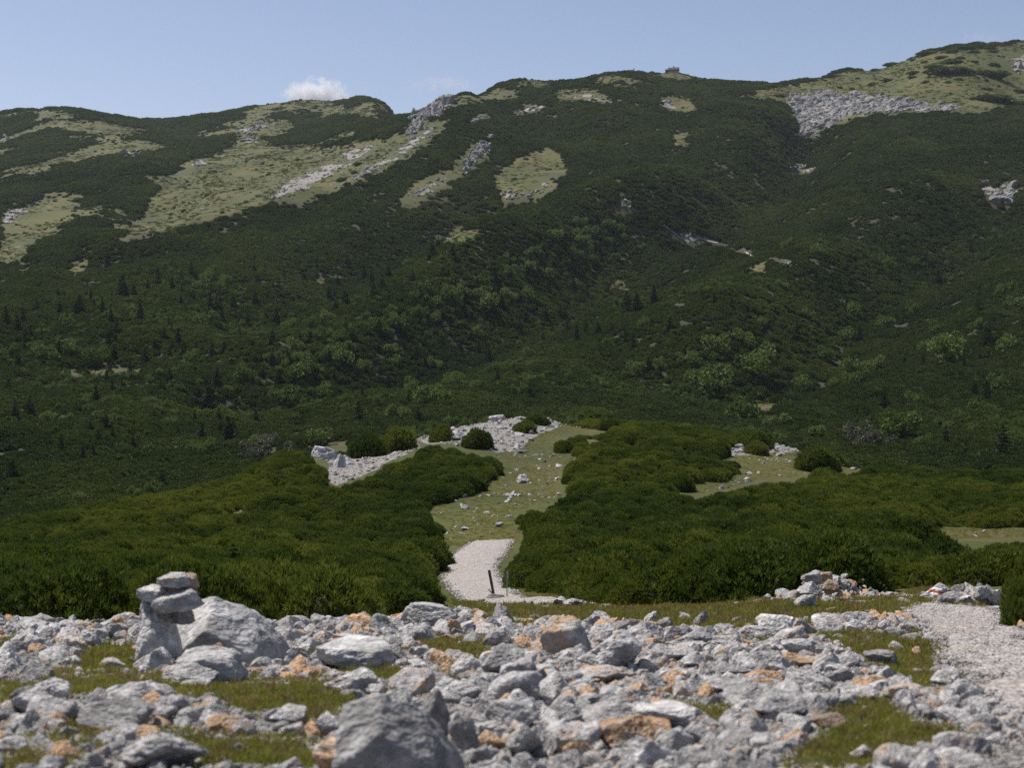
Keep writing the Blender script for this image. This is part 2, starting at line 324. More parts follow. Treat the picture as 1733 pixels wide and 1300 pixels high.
# ------------------------------------------------------------------ material helpers
MATS = {}
class NT:
    def __init__(s, name):
        s.m = bpy.data.materials.new(name); s.m.use_nodes = True
        s.t = s.m.node_tree; s.b = s.t.nodes['Principled BSDF']; s.out = s.t.nodes['Material Output']
        s.b.inputs['Specular IOR Level'].default_value = 0.25
        s.b.inputs['Roughness'].default_value = 0.9
    def n(s, ty, **kw):
        nd = s.t.nodes.new(ty)
        for k, v in kw.items():
            setattr(nd, k, v)
        return nd
    def l(s, a, b): s.t.links.new(a, b)
    def noise(s, scale, detail=6, rough=0.6, vec=None, dist=0):
        nd = s.n('ShaderNodeTexNoise'); nd.inputs['Scale'].default_value = scale
        nd.inputs['Detail'].default_value = detail; nd.inputs['Roughness'].default_value = rough
        nd.inputs['Distortion'].default_value = dist
        if vec is not None: s.l(vec, nd.inputs['Vector'])
        return nd.outputs['Fac']
    def ramp(s, fac, stops):
        nd = s.n('ShaderNodeValToRGB'); cr = nd.color_ramp
        while len(cr.elements) < len(stops): cr.elements.new(0.5)
        for e, (p, c) in zip(cr.elements, stops):
            e.position = p; e.color = (c[0], c[1], c[2], 1) if not np.isscalar(c) else (c, c, c, 1)
        s.l(fac, nd.inputs[0]); return nd.outputs[0]
    def mix(s, f, a, b, mode='MIX'):
        nd = s.n('ShaderNodeMix', data_type='RGBA', blend_type=mode)
        for v, i in ((f, 0), (a, 6), (b, 7)):
            if hasattr(v, 'node'): s.l(v, nd.inputs[i])
            elif np.isscalar(v): nd.inputs[i].default_value = v if i == 0 else (v, v, v, 1)
            else: nd.inputs[i].default_value = (v[0], v[1], v[2], 1)
        return nd.outputs[2]
    def math(s, op, a, b=0.0):
        nd = s.n('ShaderNodeMath', operation=op)
        for v, i in ((a, 0), (b, 1)):
            if hasattr(v, 'node'): s.l(v, nd.inputs[i])
            else: nd.inputs[i].default_value = v
        return nd.outputs[0]
    def bump(s, h, strength, dist):
        nd = s.n('ShaderNodeBump'); nd.inputs['Strength'].default_value = strength; nd.inputs['Distance'].default_value = dist
        s.l(h, nd.inputs['Height']); s.l(nd.outputs[0], s.b.inputs['Normal'])
    def base(s, c): s.l(c, s.b.inputs['Base Color'])

def mat_rock():
    k = NT('limestone')
    oi = k.n('ShaderNodeObjectInfo'); tc = k.n('ShaderNodeTexCoord')
    ta = k.n('ShaderNodeAttribute', attribute_name='tone', attribute_type='INSTANCER')
    sep = k.n('ShaderNodeSeparateColor'); k.l(ta.outputs['Color'], sep.inputs[0])
    off = k.n('ShaderNodeVectorMath', operation='ADD'); k.l(tc.outputs['Object'], off.inputs[0])
    sc = k.n('ShaderNodeVectorMath', operation='SCALE'); sc.inputs[0].default_value = (37, 19, 53); k.l(oi.outputs['Random'], sc.inputs['Scale']); k.l(sc.outputs[0], off.inputs[1])
    v = off.outputs[0]
    n1 = k.noise(1.6, 4, 0.58, v, 0.4); n2 = k.noise(4.5, 2, 0.5, v, 0.5); n3 = k.noise(1.1, 4, 0.55, v, 0.8); n4 = k.noise(8, 1, 0.5, v)
    g = k.ramp(n1, [(0.30, (0.17, 0.164, 0.158)), (0.5, (0.30, 0.29, 0.28)), (0.70, (0.50, 0.488, 0.472))])
    g = k.mix(k.ramp(n2, [(0.36, 0.5), (0.47, 0.0)]), g, (0.19, 0.185, 0.18))
    g = k.mix(k.ramp(n4, [(0.58, 0.0), (0.72, 0.35)]), g, (0.58, 0.57, 0.555))
    o = k.ramp(n2, [(0.3, (0.24, 0.14, 0.075)), (0.5, (0.37, 0.235, 0.135)), (0.72, (0.46, 0.36, 0.26))])
    thr = k.math('SUBTRACT', k.math('ADD', k.math('MULTIPLY', n3, 1.0), k.math('MULTIPLY', sep.outputs[0], 0.58)), 0.78)
    fac = k.n('ShaderNodeClamp'); k.l(k.math('MULTIPLY', thr, 4.0), fac.inputs[0])
    col = k.mix(fac.outputs[0], g, o)
    li = k.math('ADD', k.math('MULTIPLY', sep.outputs[1], 1.1), k.math('MULTIPLY', oi.outputs['Random'], 0.25))
    mul = k.n('ShaderNodeVectorMath', operation='SCALE'); k.l(col, mul.inputs[0]); k.l(li, mul.inputs['Scale'])
    k.base(mul.outputs[0])
    h = k.math('ADD', k.math('MULTIPLY', n2, 0.8), k.math('ADD', k.math('MULTIPLY', n4, 0.3), k.math('MULTIPLY', k.noise(2.4, 3, 0.55, v, 1.2), 1.5)))
    k.bump(h, 0.55, 0.06)
    return k.m
def mat_ground():
    k = NT('alpine_ground')
    geo = k.n('ShaderNodeNewGeometry'); at = k.n('ShaderNodeAttribute', attribute_name='zone')
    sep = k.n('ShaderNodeSeparateColor'); k.l(at.outputs['Color'], sep.inputs[0])
    p = geo.outputs['Position']
    nb = k.noise(0.06, 6, 0.6, p); nm = k.noise(1.2, 6, 0.65, p); nf = k.noise(14, 6, 0.7, p); nff = k.noise(60, 3, 0.7, p)
    ng = k.noise(0.35, 5, 0.6, p)
    gr = k.ramp(nm, [(0.30, (0.042, 0.058, 0.006)), (0.5, (0.070, 0.080, 0.010)), (0.68, (0.104, 0.092, 0.019))])
    gr = k.mix(k.ramp(nb, [(0.42, 0.0), (0.60, 0.8)]), gr, (0.112, 0.088, 0.028))
    gr = k.mix(k.ramp(k.noise(0.022, 7, 0.68, p), [(0.44, 0.75), (0.54, 0.0)]), gr, (0.040, 0.052, 0.012))
    gr = k.mix(k.ramp(k.noise(0.35, 6, 0.7, p, 0.6), [(0.55, 0.0), (0.64, 0.6)]), gr, (0.05, 0.055, 0.016))
    gr = k.mix(k.ramp(k.noise(0.11, 8, 0.75, p, 0.8), [(0.60, 0.0), (0.68, 0.7)]), gr, (0.20, 0.18, 0.15))
    gr = k.mix(k.ramp(nf, [(0.35, 0.55), (0.6, 0.0)]), gr, (0.035, 0.04, 0.012))
    gr = k.mix(k.ramp(k.noise(3.2, 5, 0.75, p), [(0.66, 0.0), (0.72, 0.75)]), gr, (0.42, 0.41, 0.40))
    vo = k.n('ShaderNodeTexVoronoi'); vo.inputs['Scale'].default_value = 26; k.l(p, vo.inputs['Vector'])
    vo2 = k.n('ShaderNodeTexVoronoi'); vo2.inputs['Scale'].default_value = 9; k.l(p, vo2.inputs['Vector'])
    sx = k.n('ShaderNodeSeparateColor'); k.l(vo.outputs['Color'], sx.inputs[0])
    sy = k.n('ShaderNodeSeparateColor'); k.l(vo2.outputs['Color'], sy.inputs[0])
    gv = k.ramp(k.math('ADD', k.math('MULTIPLY', sx.outputs[0], 0.5), k.math('MULTIPLY', sy.outputs[0], 0.5)), [(0.05, (0.10, 0.092, 0.083)), (0.5, (0.20, 0.188, 0.176)), (0.95, (0.34, 0.325, 0.305))])
    gv = k.mix(k.ramp(nm, [(0.5, 0.0), (0.75, 0.35)]), gv, (0.34, 0.27, 0.20))
    gv = k.mix(k.ramp(nf, [(0.3, 0.5), (0.5, 0.0)]), gv, (0.13, 0.115, 0.09))
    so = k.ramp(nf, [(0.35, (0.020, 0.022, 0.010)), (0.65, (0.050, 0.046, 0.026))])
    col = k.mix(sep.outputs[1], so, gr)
    rf = k.math('ADD', sep.outputs[0], k.math('MULTIPLY', k.math('SUBTRACT', ng, 0.5), 0.8))
    rc = k.ramp(k.math('ADD', rf, k.math('MULTIPLY', k.math('SUBTRACT', nm, 0.5), 0.8)), [(0.42, 0.0), (0.58, 1.0)])
    col = k.mix(k.math('MULTIPLY', rc, k.ramp(sep.outputs[0], [(0.02, 0.0), (0.15, 1.0)])), col, gv)
    k.base(col)
    h = k.math('ADD', k.math('MULTIPLY', nf, 0.6), k.math('ADD', k.math('MULTIPLY', nff, 0.25), k.math('MULTIPLY', vo.outputs['Distance'], -0.5)))
    k.bump(h, 0.8, 0.05)
    return k.m
def mat_gravel():
    k = NT('path_gravel')
    geo = k.n('ShaderNodeNewGeometry'); p = geo.outputs['Position']
    vo = k.n('ShaderNodeTexVoronoi'); vo.inputs['Scale'].default_value = 30; k.l(p, vo.inputs['Vector'])
    v2 = k.n('ShaderNodeTexVoronoi'); v2.inputs['Scale'].default_value = 11; k.l(p, v2.inputs['Vector'])
    s1 = k.n('ShaderNodeSeparateColor'); k.l(vo.outputs['Color'], s1.inputs[0])
    s2 = k.n('ShaderNodeSeparateColor'); k.l(v2.outputs['Color'], s2.inputs[0])
    c = k.ramp(k.math('ADD', k.math('MULTIPLY', s1.outputs[0], 0.55), k.math('MULTIPLY', s2.outputs[0], 0.45)), [(0.05, (0.20, 0.18, 0.166)), (0.5, (0.345, 0.31, 0.284)), (0.95, (0.48, 0.44, 0.41))])
    c = k.mix(k.ramp(k.noise(0.5, 4, 0.6, p), [(0.5, 0.0), (0.72, 0.45)]), c, (0.33, 0.265, 0.20))
    c = k.mix(k.ramp(k.noise(9, 5, 0.7, p), [(0.33, 0.6), (0.48, 0.0)]), c, (0.17, 0.15, 0.13))
    k.base(c); k.bump(k.math('ADD', k.math('MULTIPLY', vo.outputs['Distance'], -1.0), k.math('MULTIPLY', v2.outputs['Distance'], -1.2)), 0.8, 0.04)
    return k.m
def mat_leaf(name, stops, transl, rough=0.65, spread=0.5, big=0.05, patch=0):
    k = NT(name)
    oi = k.n('ShaderNodeObjectInfo'); geo = k.n('ShaderNodeNewGeometry')
    f = k.math('ADD', k.math('MULTIPLY', oi.outputs['Random'], spread), k.math('MULTIPLY', k.noise(big, 4, 0.6, oi.outputs['Location']), 1 - spread))
    f = k.math('ADD', f, k.math('MULTIPLY', k.math('SUBTRACT', geo.outputs['Random Per Island'], 0.5), 0.35))
    if patch: f = k.math('ADD', f, k.math('MULTIPLY', k.math('SUBTRACT', k.noise(patch, 5, 0.62, oi.outputs['Location']), 0.5), 1.5))
    c = k.ramp(f, stops); k.base(c)
    k.b.inputs['Roughness'].default_value = rough
    k.b.inputs['Specular IOR Level'].default_value = 0.2
    tr = k.n('ShaderNodeBsdfTranslucent'); k.l(c, tr.inputs[0])
    mx = k.n('ShaderNodeMixShader'); mx.inputs[0].default_value = transl
    k.l(k.b.outputs[0], mx.inputs[1]); k.l(tr.outputs[0], mx.inputs[2]); k.l(mx.outputs[0], k.out.inputs[0])
    return k.m
def mat_plain(name, c1, c2, scale=8, rough=0.85, stretch=(1, 1, 1), bump=0.3):
    k = NT(name); tc = k.n('ShaderNodeTexCoord'); mp = k.n('ShaderNodeMapping'); mp.inputs['Scale'].default_value = stretch
    k.l(tc.outputs['Object'], mp.inputs[0]); nz = k.noise(scale, 6, 0.65, mp.outputs[0])
    k.base(k.ramp(nz, [(0.3, c1), (0.7, c2)])); k.b.inputs['Roughness'].default_value = rough; k.bump(nz, bump, 0.02)
    return k.m
ROCK = mat_rock(); GROUND = mat_ground(); GRAVEL = mat_gravel()
PINE = mat_leaf('mountain_pine_needles', [(0.15, (0.040, 0.068, 0.009)), (0.5, (0.080, 0.112, 0.014)), (0.85, (0.195, 0.208, 0.026))], 0.35, spread=0.35, big=0.25, patch=0.06)
PINEF = mat_leaf('far_pine_needles', [(0.15, (0.024, 0.043, 0.009)), (0.5, (0.046, 0.069, 0.012)), (0.85, (0.090, 0.110, 0.020))], 0.35, spread=0.3, big=0.05, patch=0.012)
PINEC = mat_plain('pine_dark_core', (0.016, 0.020, 0.008), (0.034, 0.034, 0.014), 5)  # solid core coloured dark for the bush interior, blocks see-through
SPRUCE = mat_leaf('spruce_needles', [(0.2, (0.012, 0.022, 0.010)), (0.8, (0.026, 0.040, 0.014))], 0.15)
SPRUCE_L = mat_leaf('young_conifer_needles', [(0.2, (0.060, 0.080, 0.014)), (0.8, (0.110, 0.120, 0.022))], 0.3)
SHRUB = mat_leaf('broadleaf_shrub_leaves', [(0.2, (0.074, 0.118, 0.020)), (0.55, (0.110, 0.160, 0.030)), (0.85, (0.145, 0.180, 0.046))], 0.3, spread=0.7)
SHRUB_G = mat_leaf('grey_shrub_leaves', [(0.2, (0.09, 0.10, 0.065)), (0.8, (0.13, 0.13, 0.085))], 0.25)
GRASS = mat_leaf('alpine_grass_blades', [(0.15, (0.11, 0.14, 0.020)), (0.5, (0.20, 0.20, 0.034)), (0.8, (0.30, 0.23, 0.075))], 0.5, spread=0.35, big=0.9)
GRASS_D = mat_leaf('dry_grass_blades', [(0.2, (0.16, 0.11, 0.045)), (0.8, (0.26, 0.19, 0.09))], 0.35)
BARK = mat_plain('bark', (0.05, 0.04, 0.03), (0.12, 0.09, 0.07), 6)
WOOD = mat_plain('weathered_dark_wood', (0.035, 0.032, 0.03), (0.10, 0.09, 0.082), 7, stretch=(6, 6, 0.8))
METAL = mat_plain('grey_galvanised_metal', (0.22, 0.23, 0.24), (0.36, 0.37, 0.38), 9, 0.5, bump=0.1)

# ------------------------------------------------------------------ object helpers
def link(o): S.collection.objects.link(o)
def mesh_np(name, V, faces, mats, smooth=False, midx=None):
    me = bpy.data.meshes.new(name)
    if isinstance(faces, np.ndarray):
        nf, k = faces.shape
        me.vertices.add(len(V)); me.vertices.foreach_set('co', np.asarray(V, np.float32).ravel())
        me.loops.add(nf * k); me.loops.foreach_set('vertex_index', faces.astype(np.int32).ravel())
        me.polygons.add(nf); me.polygons.foreach_set('loop_start', np.arange(0, nf * k, k, dtype=np.int32))
    else:
        me.from_pydata([tuple(v) for v in V], [], [tuple(f) for f in faces])
    for m in mats: me.materials.append(m)
    if midx is not None: me.polygons.foreach_set('material_index', np.asarray(midx, np.int32))
    me.polygons.foreach_set('use_smooth', np.full(len(me.polygons), smooth))
    me.update(calc_edges=True); me.validate()
    return me
def obj(name, me, parent=None, loc=(0, 0, 0), rot=(0, 0, 0), scl=(1, 1, 1), label=None, cat=None, group=None, kind=None):
    o = bpy.data.objects.new(name, me); link(o)
    o.location = loc; o.rotation_euler = rot; o.scale = scl
    if parent is not None: o.parent = parent
    if label: o['label'] = label
    if cat: o['category'] = cat
    if group: o['group'] = group
    if kind: o['kind'] = kind
    return o
SETS = {}
TONES = {}
def tones_(t): return list(t)
def variant_set(name, meshes, tones=None):
    c = bpy.data.collections.new(name); TONES[name] = tones
    for i, me in enumerate(meshes):
        c.objects.link(bpy.data.objects.new('%s_%03d' % (name, i), me))
    return c, len(meshes)
def scatter(name, P, rot, scl, idx, coll, label, cat, kind='stuff'):
    N = len(P); me = bpy.data.meshes.new(name)
    me.vertices.add(N); me.vertices.foreach_set('co', np.asarray(P, np.float32).ravel())
    for nm, ar in (('rot', rot), ('scl', scl)):
        a = me.attributes.new(nm, 'FLOAT_VECTOR', 'POINT'); a.data.foreach_set('vector', np.asarray(ar, np.float32).ravel())
    tn = TONES[coll.name]
    if tn is not None:                       # the pick also carries the tone: tone index * shapes + shape
        ns = len(coll.objects); idx = np.asarray(idx); ti = idx // ns; idx = idx % ns
        a = me.attributes.new('tone', 'FLOAT_VECTOR', 'POINT'); a.data.foreach_set('vector', np.array([t[:3] for t in tones_(tn)], np.float32)[ti].ravel())
    a = me.attributes.new('pick', 'INT', 'POINT'); a.data.foreach_set('value', np.asarray(idx, np.int32))
    ng = bpy.data.node_groups.new(name + '_scatter', 'GeometryNodeTree')
    ng.interface.new_socket('Geometry', in_out='INPUT', socket_type='NodeSocketGeometry')
    ng.interface.new_socket('Geometry', in_out='OUTPUT', socket_type='NodeSocketGeometry')
    gi = ng.nodes.new('NodeGroupInput'); go = ng.nodes.new('NodeGroupOutput')
    ip = ng.nodes.new('GeometryNodeInstanceOnPoints'); ci = ng.nodes.new('GeometryNodeCollectionInfo')
    ci.inputs['Collection'].default_value = coll; ci.inputs['Separate Children'].default_value = True; ci.inputs['Reset Children'].default_value = True
    def na(nm, ty):
        q = ng.nodes.new('GeometryNodeInputNamedAttribute'); q.data_type = ty; q.inputs['Name'].default_value = nm; return q.outputs['Attribute']
    er = ng.nodes.new('FunctionNodeEulerToRotation')
    L = ng.links.new
    L(gi.outputs[0], ip.inputs['Points']); L(ci.outputs[0], ip.inputs['Instance']); ip.inputs['Pick Instance'].default_value = True
    L(na('pick', 'INT'), ip.inputs['Instance Index']); L(na('rot', 'FLOAT_VECTOR'), er.inputs[0]); L(er.outputs[0], ip.inputs['Rotation'])
    L(na('scl', 'FLOAT_VECTOR'), ip.inputs['Scale']); L(ip.outputs[0], go.inputs[0])
    o = obj(name, me, label=label, cat=cat, kind=kind)
    md = o.modifiers.new('scatter', 'NODES'); md.node_group = ng
    return o

# ------------------------------------------------------------------ ground and mountain sheets
def phi_columns():
    core = np.linspace(-R(24), R(24), 620)
    a = np.linspace(R(24), R(180), 70)[1:]
    return np.concatenate([-a[::-1], core, a[:-1]])
PHI = phi_columns()
def sheet(name, radii, close_center, label):
    Rr, Ph = np.meshgrid(radii, PHI, indexing='ij')
    X = Rr * np.sin(Ph); Y = Rr * np.cos(Ph); Z = height(X, Y)
    px, py = proj(X, Y, Z); vis = (Y > 1) & (px > -500) & (px < 2300)
    rock = np.zeros(X.shape); grass = np.ones(X.shape)
    r = Rr
    jx = px + fbm(X / 2.2, Y / 2.2, 3, 31) * 16 * np.clip(30 / r, 0.5, 3); jy = py + fbm(X / 2.2, Y / 2.2, 3, 35) * 7 * np.clip(20 / r, 0.3, 3)
    # foreground rubble with turf patches
    f = (r < 32)
    gsd = np.full(X.shape, -50.0); m = vis & f
    gsd[m] = sdf_any(G_FORE, jx[m], jy[m]) if m.any() else 0
    gfore = sstep(-7, 6, gsd)
    gfore = np.where(vis, gfore, sstep(-0.1, 0.25, fbm(X / 3, Y / 3, 3, 41)))
    rock = np.where(f, 1 - gfore, rock)
    # the knoll
    m = vis & (r > 26) & (r < 215)
    om = np.full(X.shape, -50.0); sm = np.full(X.shape, -50.0)
    if m.any():
        om[m] = sdf_any(O_MID, jx[m], jy[m]); sm[m] = sdf_any(SCREE_MID, jx[m], jy[m])
    w = sstep(26, 31, r) * (1 - sstep(200, 215, r))
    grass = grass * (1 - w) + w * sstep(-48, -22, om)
    rock = rock * (1 - w) + w * np.maximum(sstep(-3, 5, sm), 0.24 * sstep(-6, 8, om))
    # the far slope
    m = vis & (r > 185)
    of = np.full(X.shape, -9.0); rk = np.full(X.shape, -50.0)
    if m.any():
        of[m] = open_far(px[m], py[m], X[m], Y[m]); rk[m] = sdf_any(ROCKP, px[m], py[m]) + fbm(X[m] / 9, Y[m] / 12, 4, 83) * 15 - 2.5
    w = sstep(195, 215, r)
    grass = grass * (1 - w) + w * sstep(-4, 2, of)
    rock = rock * (1 - w) + w * np.maximum(sstep(-1, 7, rk), 0.22 * sstep(0, 4, of))
    nr, nc = X.shape
    V = np.stack([X, Y, Z], -1).reshape(-1, 3)
    I = np.arange(nr * nc).reshape(nr, nc); J = np.roll(I, -1, axis=1)
    Fq = np.stack([I[:-1], J[:-1], J[1:], I[1:]], -1).reshape(-1, 4)[:, ::-1]
    me = mesh_np(name, V, Fq, [GROUND], smooth=True)
    a = me.color_attributes.new('zone', 'FLOAT_COLOR', 'POINT')
    cdat = np.ones((nr * nc, 4), np.float32); cdat[:, 0] = rock.ravel(); cdat[:, 1] = grass.ravel(); cdat[:, 2] = 0
    a.data.foreach_set('color', cdat.ravel())
    o = obj(name, me, label=label, kind='structure')
    return o
sheet('ground', np.concatenate([[0.05, 0.6, 1.2, 1.8, 2.4, 3.0], np.geomspace(3.4, 190, 640)]), True, 'stony alpine ground and grassy knoll below the viewpoint')
sheet('mountain', np.concatenate([np.geomspace(190, 2560, 470), [2900, 3600, 5200]]), False, 'long mountain slope rising to a rounded ridge')

def path_sheet(name, poly, label, r0, r1, res, lift):
    W3 = cast([p[0] for p in poly], [p[1] for p in poly])
    P2 = W3[:, :2]
    lo = P2.min(0) - 1; hi = P2.max(0) + 1
    xs = np.arange(lo[0], hi[0], res); ys = np.arange(lo[1], hi[1], res)
    X, Y = np.meshgrid(xs, ys, indexing='ij')
    d = sdf(P2, X, Y) + fbm(X / 0.9, Y / 0.9, 3, 61) * 0.30
    Z = height(X, Y) + np.clip(d * 0.22, -0.12, lift) + fbm(X / 0.18, Y / 0.18, 2, 65) * 0.012
    keep = d > -0.35
    I = np.arange(X.size).reshape(X.shape)
    k = keep[:-1, :-1] & keep[1:, :-1] & keep[:-1, 1:] & keep[1:, 1:]
    Fq = np.stack([I[:-1, :-1], I[1:, :-1], I[1:, 1:], I[:-1, 1:]], -1)[k]
    used = np.unique(Fq); mp = np.zeros(X.size, int); mp[used] = np.arange(len(used))
    me = mesh_np(name, np.stack([X, Y, Z], -1).reshape(-1, 3)[used], mp[Fq], [GRAVEL], smooth=True)
    return obj(name, me, label=label, kind='structure'), P2
path_r, PR2 = path_sheet('path', PATH_R, 'pale gravel path running up along the right edge', 8, 26, 0.07, 0.035)
path_c, PC2 = path_sheet('path', PATH_C, 'pale gravel path dipping between the pine thickets', 40, 75, 0.14, 0.07)
trail, PT2 = path_sheet('path', TRAIL[0], 'narrow pale footpath leaving the back of the knoll', 140, 300, 0.5, 0.15)

path_sheet('path', TRAIL[1], 'thin pale trail cutting across the right of the far slope', 500, 900, 0.5, 0.25)
# ------------------------------------------------------------------ rocks
def ico(sub):
    t = (1 + 5 ** 0.5) / 2
    V = [(-1, t, 0), (1, t, 0), (-1, -t, 0), (1, -t, 0), (0, -1, t), (0, 1, t), (0, -1, -t), (0, 1, -t), (t, 0, -1), (t, 0, 1), (-t, 0, -1), (-t, 0, 1)]
    Fc = [(0, 11, 5), (0, 5, 1), (0, 1, 7), (0, 7, 10), (0, 10, 11), (1, 5, 9), (5, 11, 4), (11, 10, 2), (10, 7, 6), (7, 1, 8), (3, 9, 4), (3, 4, 2), (3, 2, 6), (3, 6, 8), (3, 8, 9), (4, 9, 5), (2, 4, 11), (6, 2, 10), (8, 6, 7), (9, 8, 1)]
    V = [np.array(v) / np.linalg.norm(v) for v in V]
    for _ in range(sub):
        mid = {}; F2 = []
        def m(a, b):
            k = (min(a, b), max(a, b))
            if k not in mid:
                q = V[a] + V[b]; V.append(q / np.linalg.norm(q)); mid[k] = len(V) - 1
            return mid[k]
        for a, b, c in Fc:
            x, y, z = m(a, b), m(b, c), m(c, a); F2 += [(a, x, z), (b, y, x), (c, z, y), (x, y, z)]
        Fc = F2
    return np.array(V), np.array(Fc)
ICO = {s: ico(s) for s in (1, 2, 3, 4)}
def rock_verts(sub, seed, planes=14, soft=16, rough=0.10):
    g = np.random.default_rng(seed); D, Fc = ICO[sub]
    N = g.normal(size=(planes, 3)); N /= np.linalg.norm(N, axis=1)[:, None]
    dist = g.uniform(0.5, 1.0, planes)
    q = (D @ N.T) / dist[None]
    q = np.maximum(q, 0.02)
    inv = (np.mean(q ** soft, 1) * 1.0) ** (1 / soft) * (planes ** (1 / soft)) ** 0.5
    V = D / np.maximum(inv, 0.75)[:, None]
    V = V * (1 + rough * 1.2 * fbm3(V * 1.6 + seed, 3, seed) + rough * 0.5 * fbm3(V * 5.0 + seed, 4, seed + 5) - rough * 0.8 * np.exp(-(fbm3(V * 1.9 + seed * 3, 3, seed + 9) / 0.035) ** 2))[:, None]
    V = V - (V.max(0) + V.min(0)) / 2
    V[:, :2] *= (1 - 0.12 * V[:, 2] / np.abs(V[:, 2]).max())[:, None]
    V = V / ((V.max(0) - V.min(0)) / 2)
    return V, Fc
def rock_mesh(name, sub, seed, smooth=True, **k):
    V, Fc = rock_verts(sub, seed, **k)
    return mesh_np(name, V, Fc, [ROCK], smooth=smooth)
HERO = [rock_mesh('boulder_mesh', 4, 100 + i, planes=10 + i % 6, soft=26 + (i % 4) * 14, rough=0.12) for i in range(16)]
MEDR = [rock_mesh('rock_mesh', 3, 300 + i, planes=9 + i % 5, soft=26 + (i % 4) * 14, rough=0.14, smooth=i % 2 == 0) for i in range(14)]
SMLR = [rock_mesh('stone_mesh', 2, 500 + i, planes=9 + i % 4, soft=26, rough=0.12, smooth=False) for i in range(8)]
PEBR = [rock_mesh('pebble_mesh', 1, 700 + i, planes=9, soft=26, rough=0.1, smooth=False) for i in range(6)]
def rock_planes(name, planes, seed, soft=40, rough=0.08, sub=4):
    D, Fc = ICO[sub]; N = np.array([p[:3] for p in planes], float); N /= np.linalg.norm(N, axis=1)[:, None]; dist = np.array([p[3] for p in planes])
    q = np.maximum((D @ N.T) / dist[None], 0.01); V = D / (np.sum(q ** soft, 1) ** (1 / soft))[:, None]
    V = V * (1 + rough * 1.2 * fbm3(V * 1.8 + seed, 4, seed) + rough * 0.6 * fbm3(V * 6 + seed, 4, seed + 5))[:, None]
    V = V - (V.max(0) + V.min(0)) / 2; V = V / ((V.max(0) - V.min(0)) / 2)
    return mesh_np(name, V, Fc, [ROCK], smooth=True)
PLACED = []                                # (x, y, radius) of every single foreground rock
def hero(x0, x1, y0, y1, label, orange=0.1, light=0.85, v=None, rot=0.0, tilt=0.0, d=None, deep=0.85, cat='rock', name='rock', sink=0.12, flat=None, group=None):
    cx = (x0 + x1) / 2
    w_px, h_px = x1 - x0, y1 - y0
    if d is None:
        q = cast(cx, y1 - 0.05 * h_px)[0]; dist = math.hypot(q[0], q[1])
        w = w_px * dist / F; dep = w * deep
        h = max((h_px * dist / F) * 1.03 - dep * 0.10, 0.3 * w)
        k = 1 + dep * 0.42 / dist
        X, Y = q[0] * k, q[1] * k
        Zb = min(height(X, Y), q[2] + 0.03)
        h = h * (1 + sink); Zc = q[2] - h * sink + h / 2
    else:
        a, b, c = ray(cx, (y0 + y1) / 2); X, Y, Zc = a / b * d, d, c / b * d
        w = w_px * d / F; dep = w * deep; h = h_px * d / F
    if v is None: v = random.randrange(16)
    o = obj(name, HERO[v % len(HERO)], loc=(X, Y, Zc), rot=(0, R(tilt), R(rot)), scl=(w / 2, dep / 2, h / 2), label=label, cat=cat, group=group)
    o.rotation_mode = 'XYZ'
    o['tone'] = (float(orange), float(light), 0.0)
    PLACED.append((X, Y, w * 0.5, dep * 0.5))
    return o
H = hero
DOME = rock_planes('boulder_mesh', [(0.5, -0.55, 0.85, .60), (-0.55, -0.45, 0.75, .62), (0.05, -1, -0.05, .78), (0.95, -0.3, 0.2, 1.0), (0, 1, 0.3, .8), (0, 0, -1, .6), (-1, 0, 0.1, .85), (0.75, -0.1, 0.6, .80), (0.1, 0.5, 0.9, .72), (-0.3, -0.9, -0.3, .9)], 3, 34)
SLAB = [rock_planes('boulder_mesh', [(0.1, -0.2, 1, .5), (-0.2, 0.1, -1, .5), (0, -1, 0.2, .8), (0.3, 1, 0, .8), (1, 0.2, 0.3, 1.0), (-1, 0.1, 0.2, 1.0), (0.8, -0.6, 0.1, .95), (-0.7, -0.7, -0.2, .95), (0.6, -0.2, 0.8, .8), (-0.6, 0.2, .9, .8)], 60 + i, 30, 0.12) for i in range(3)]
BLOCK = [rock_planes('boulder_mesh', [(0.15, -0.35, 1, .8), (0, 0, -1, .8), (0.2, -1, 0.1, .8), (-.8, -.6, .1, .85), (1, -0.1, 0.2, .8), (-1, 0.3, 0.1, .9), (0, 1, 0.2, .8), (0.6, -0.5, .7, .85), (-.6, -.4, .7, .88)], 80 + i, 24, 0.12) for i in range(3)]
DOME2 = rock_planes('boulder_mesh', [(0.45, -0.5, 0.8, .62), (-0.35, -0.75, 0.55, .66), (0.1, -1, -0.15, .80), (0.95, -0.3, 0.3, .95), (0, 1, 0.3, .8), (0, 0, -1, .6), (-1, -.2, 0.4, .80), (0.7, -0.3, 0.5, .80), (-0.1, 0.2, 1, .70)], 7, 30, 0.11)
HERO += [DOME] + SLAB + BLOCK + [DOME2]              # 16 dome, 17-19 slabs, 20-22 blocks
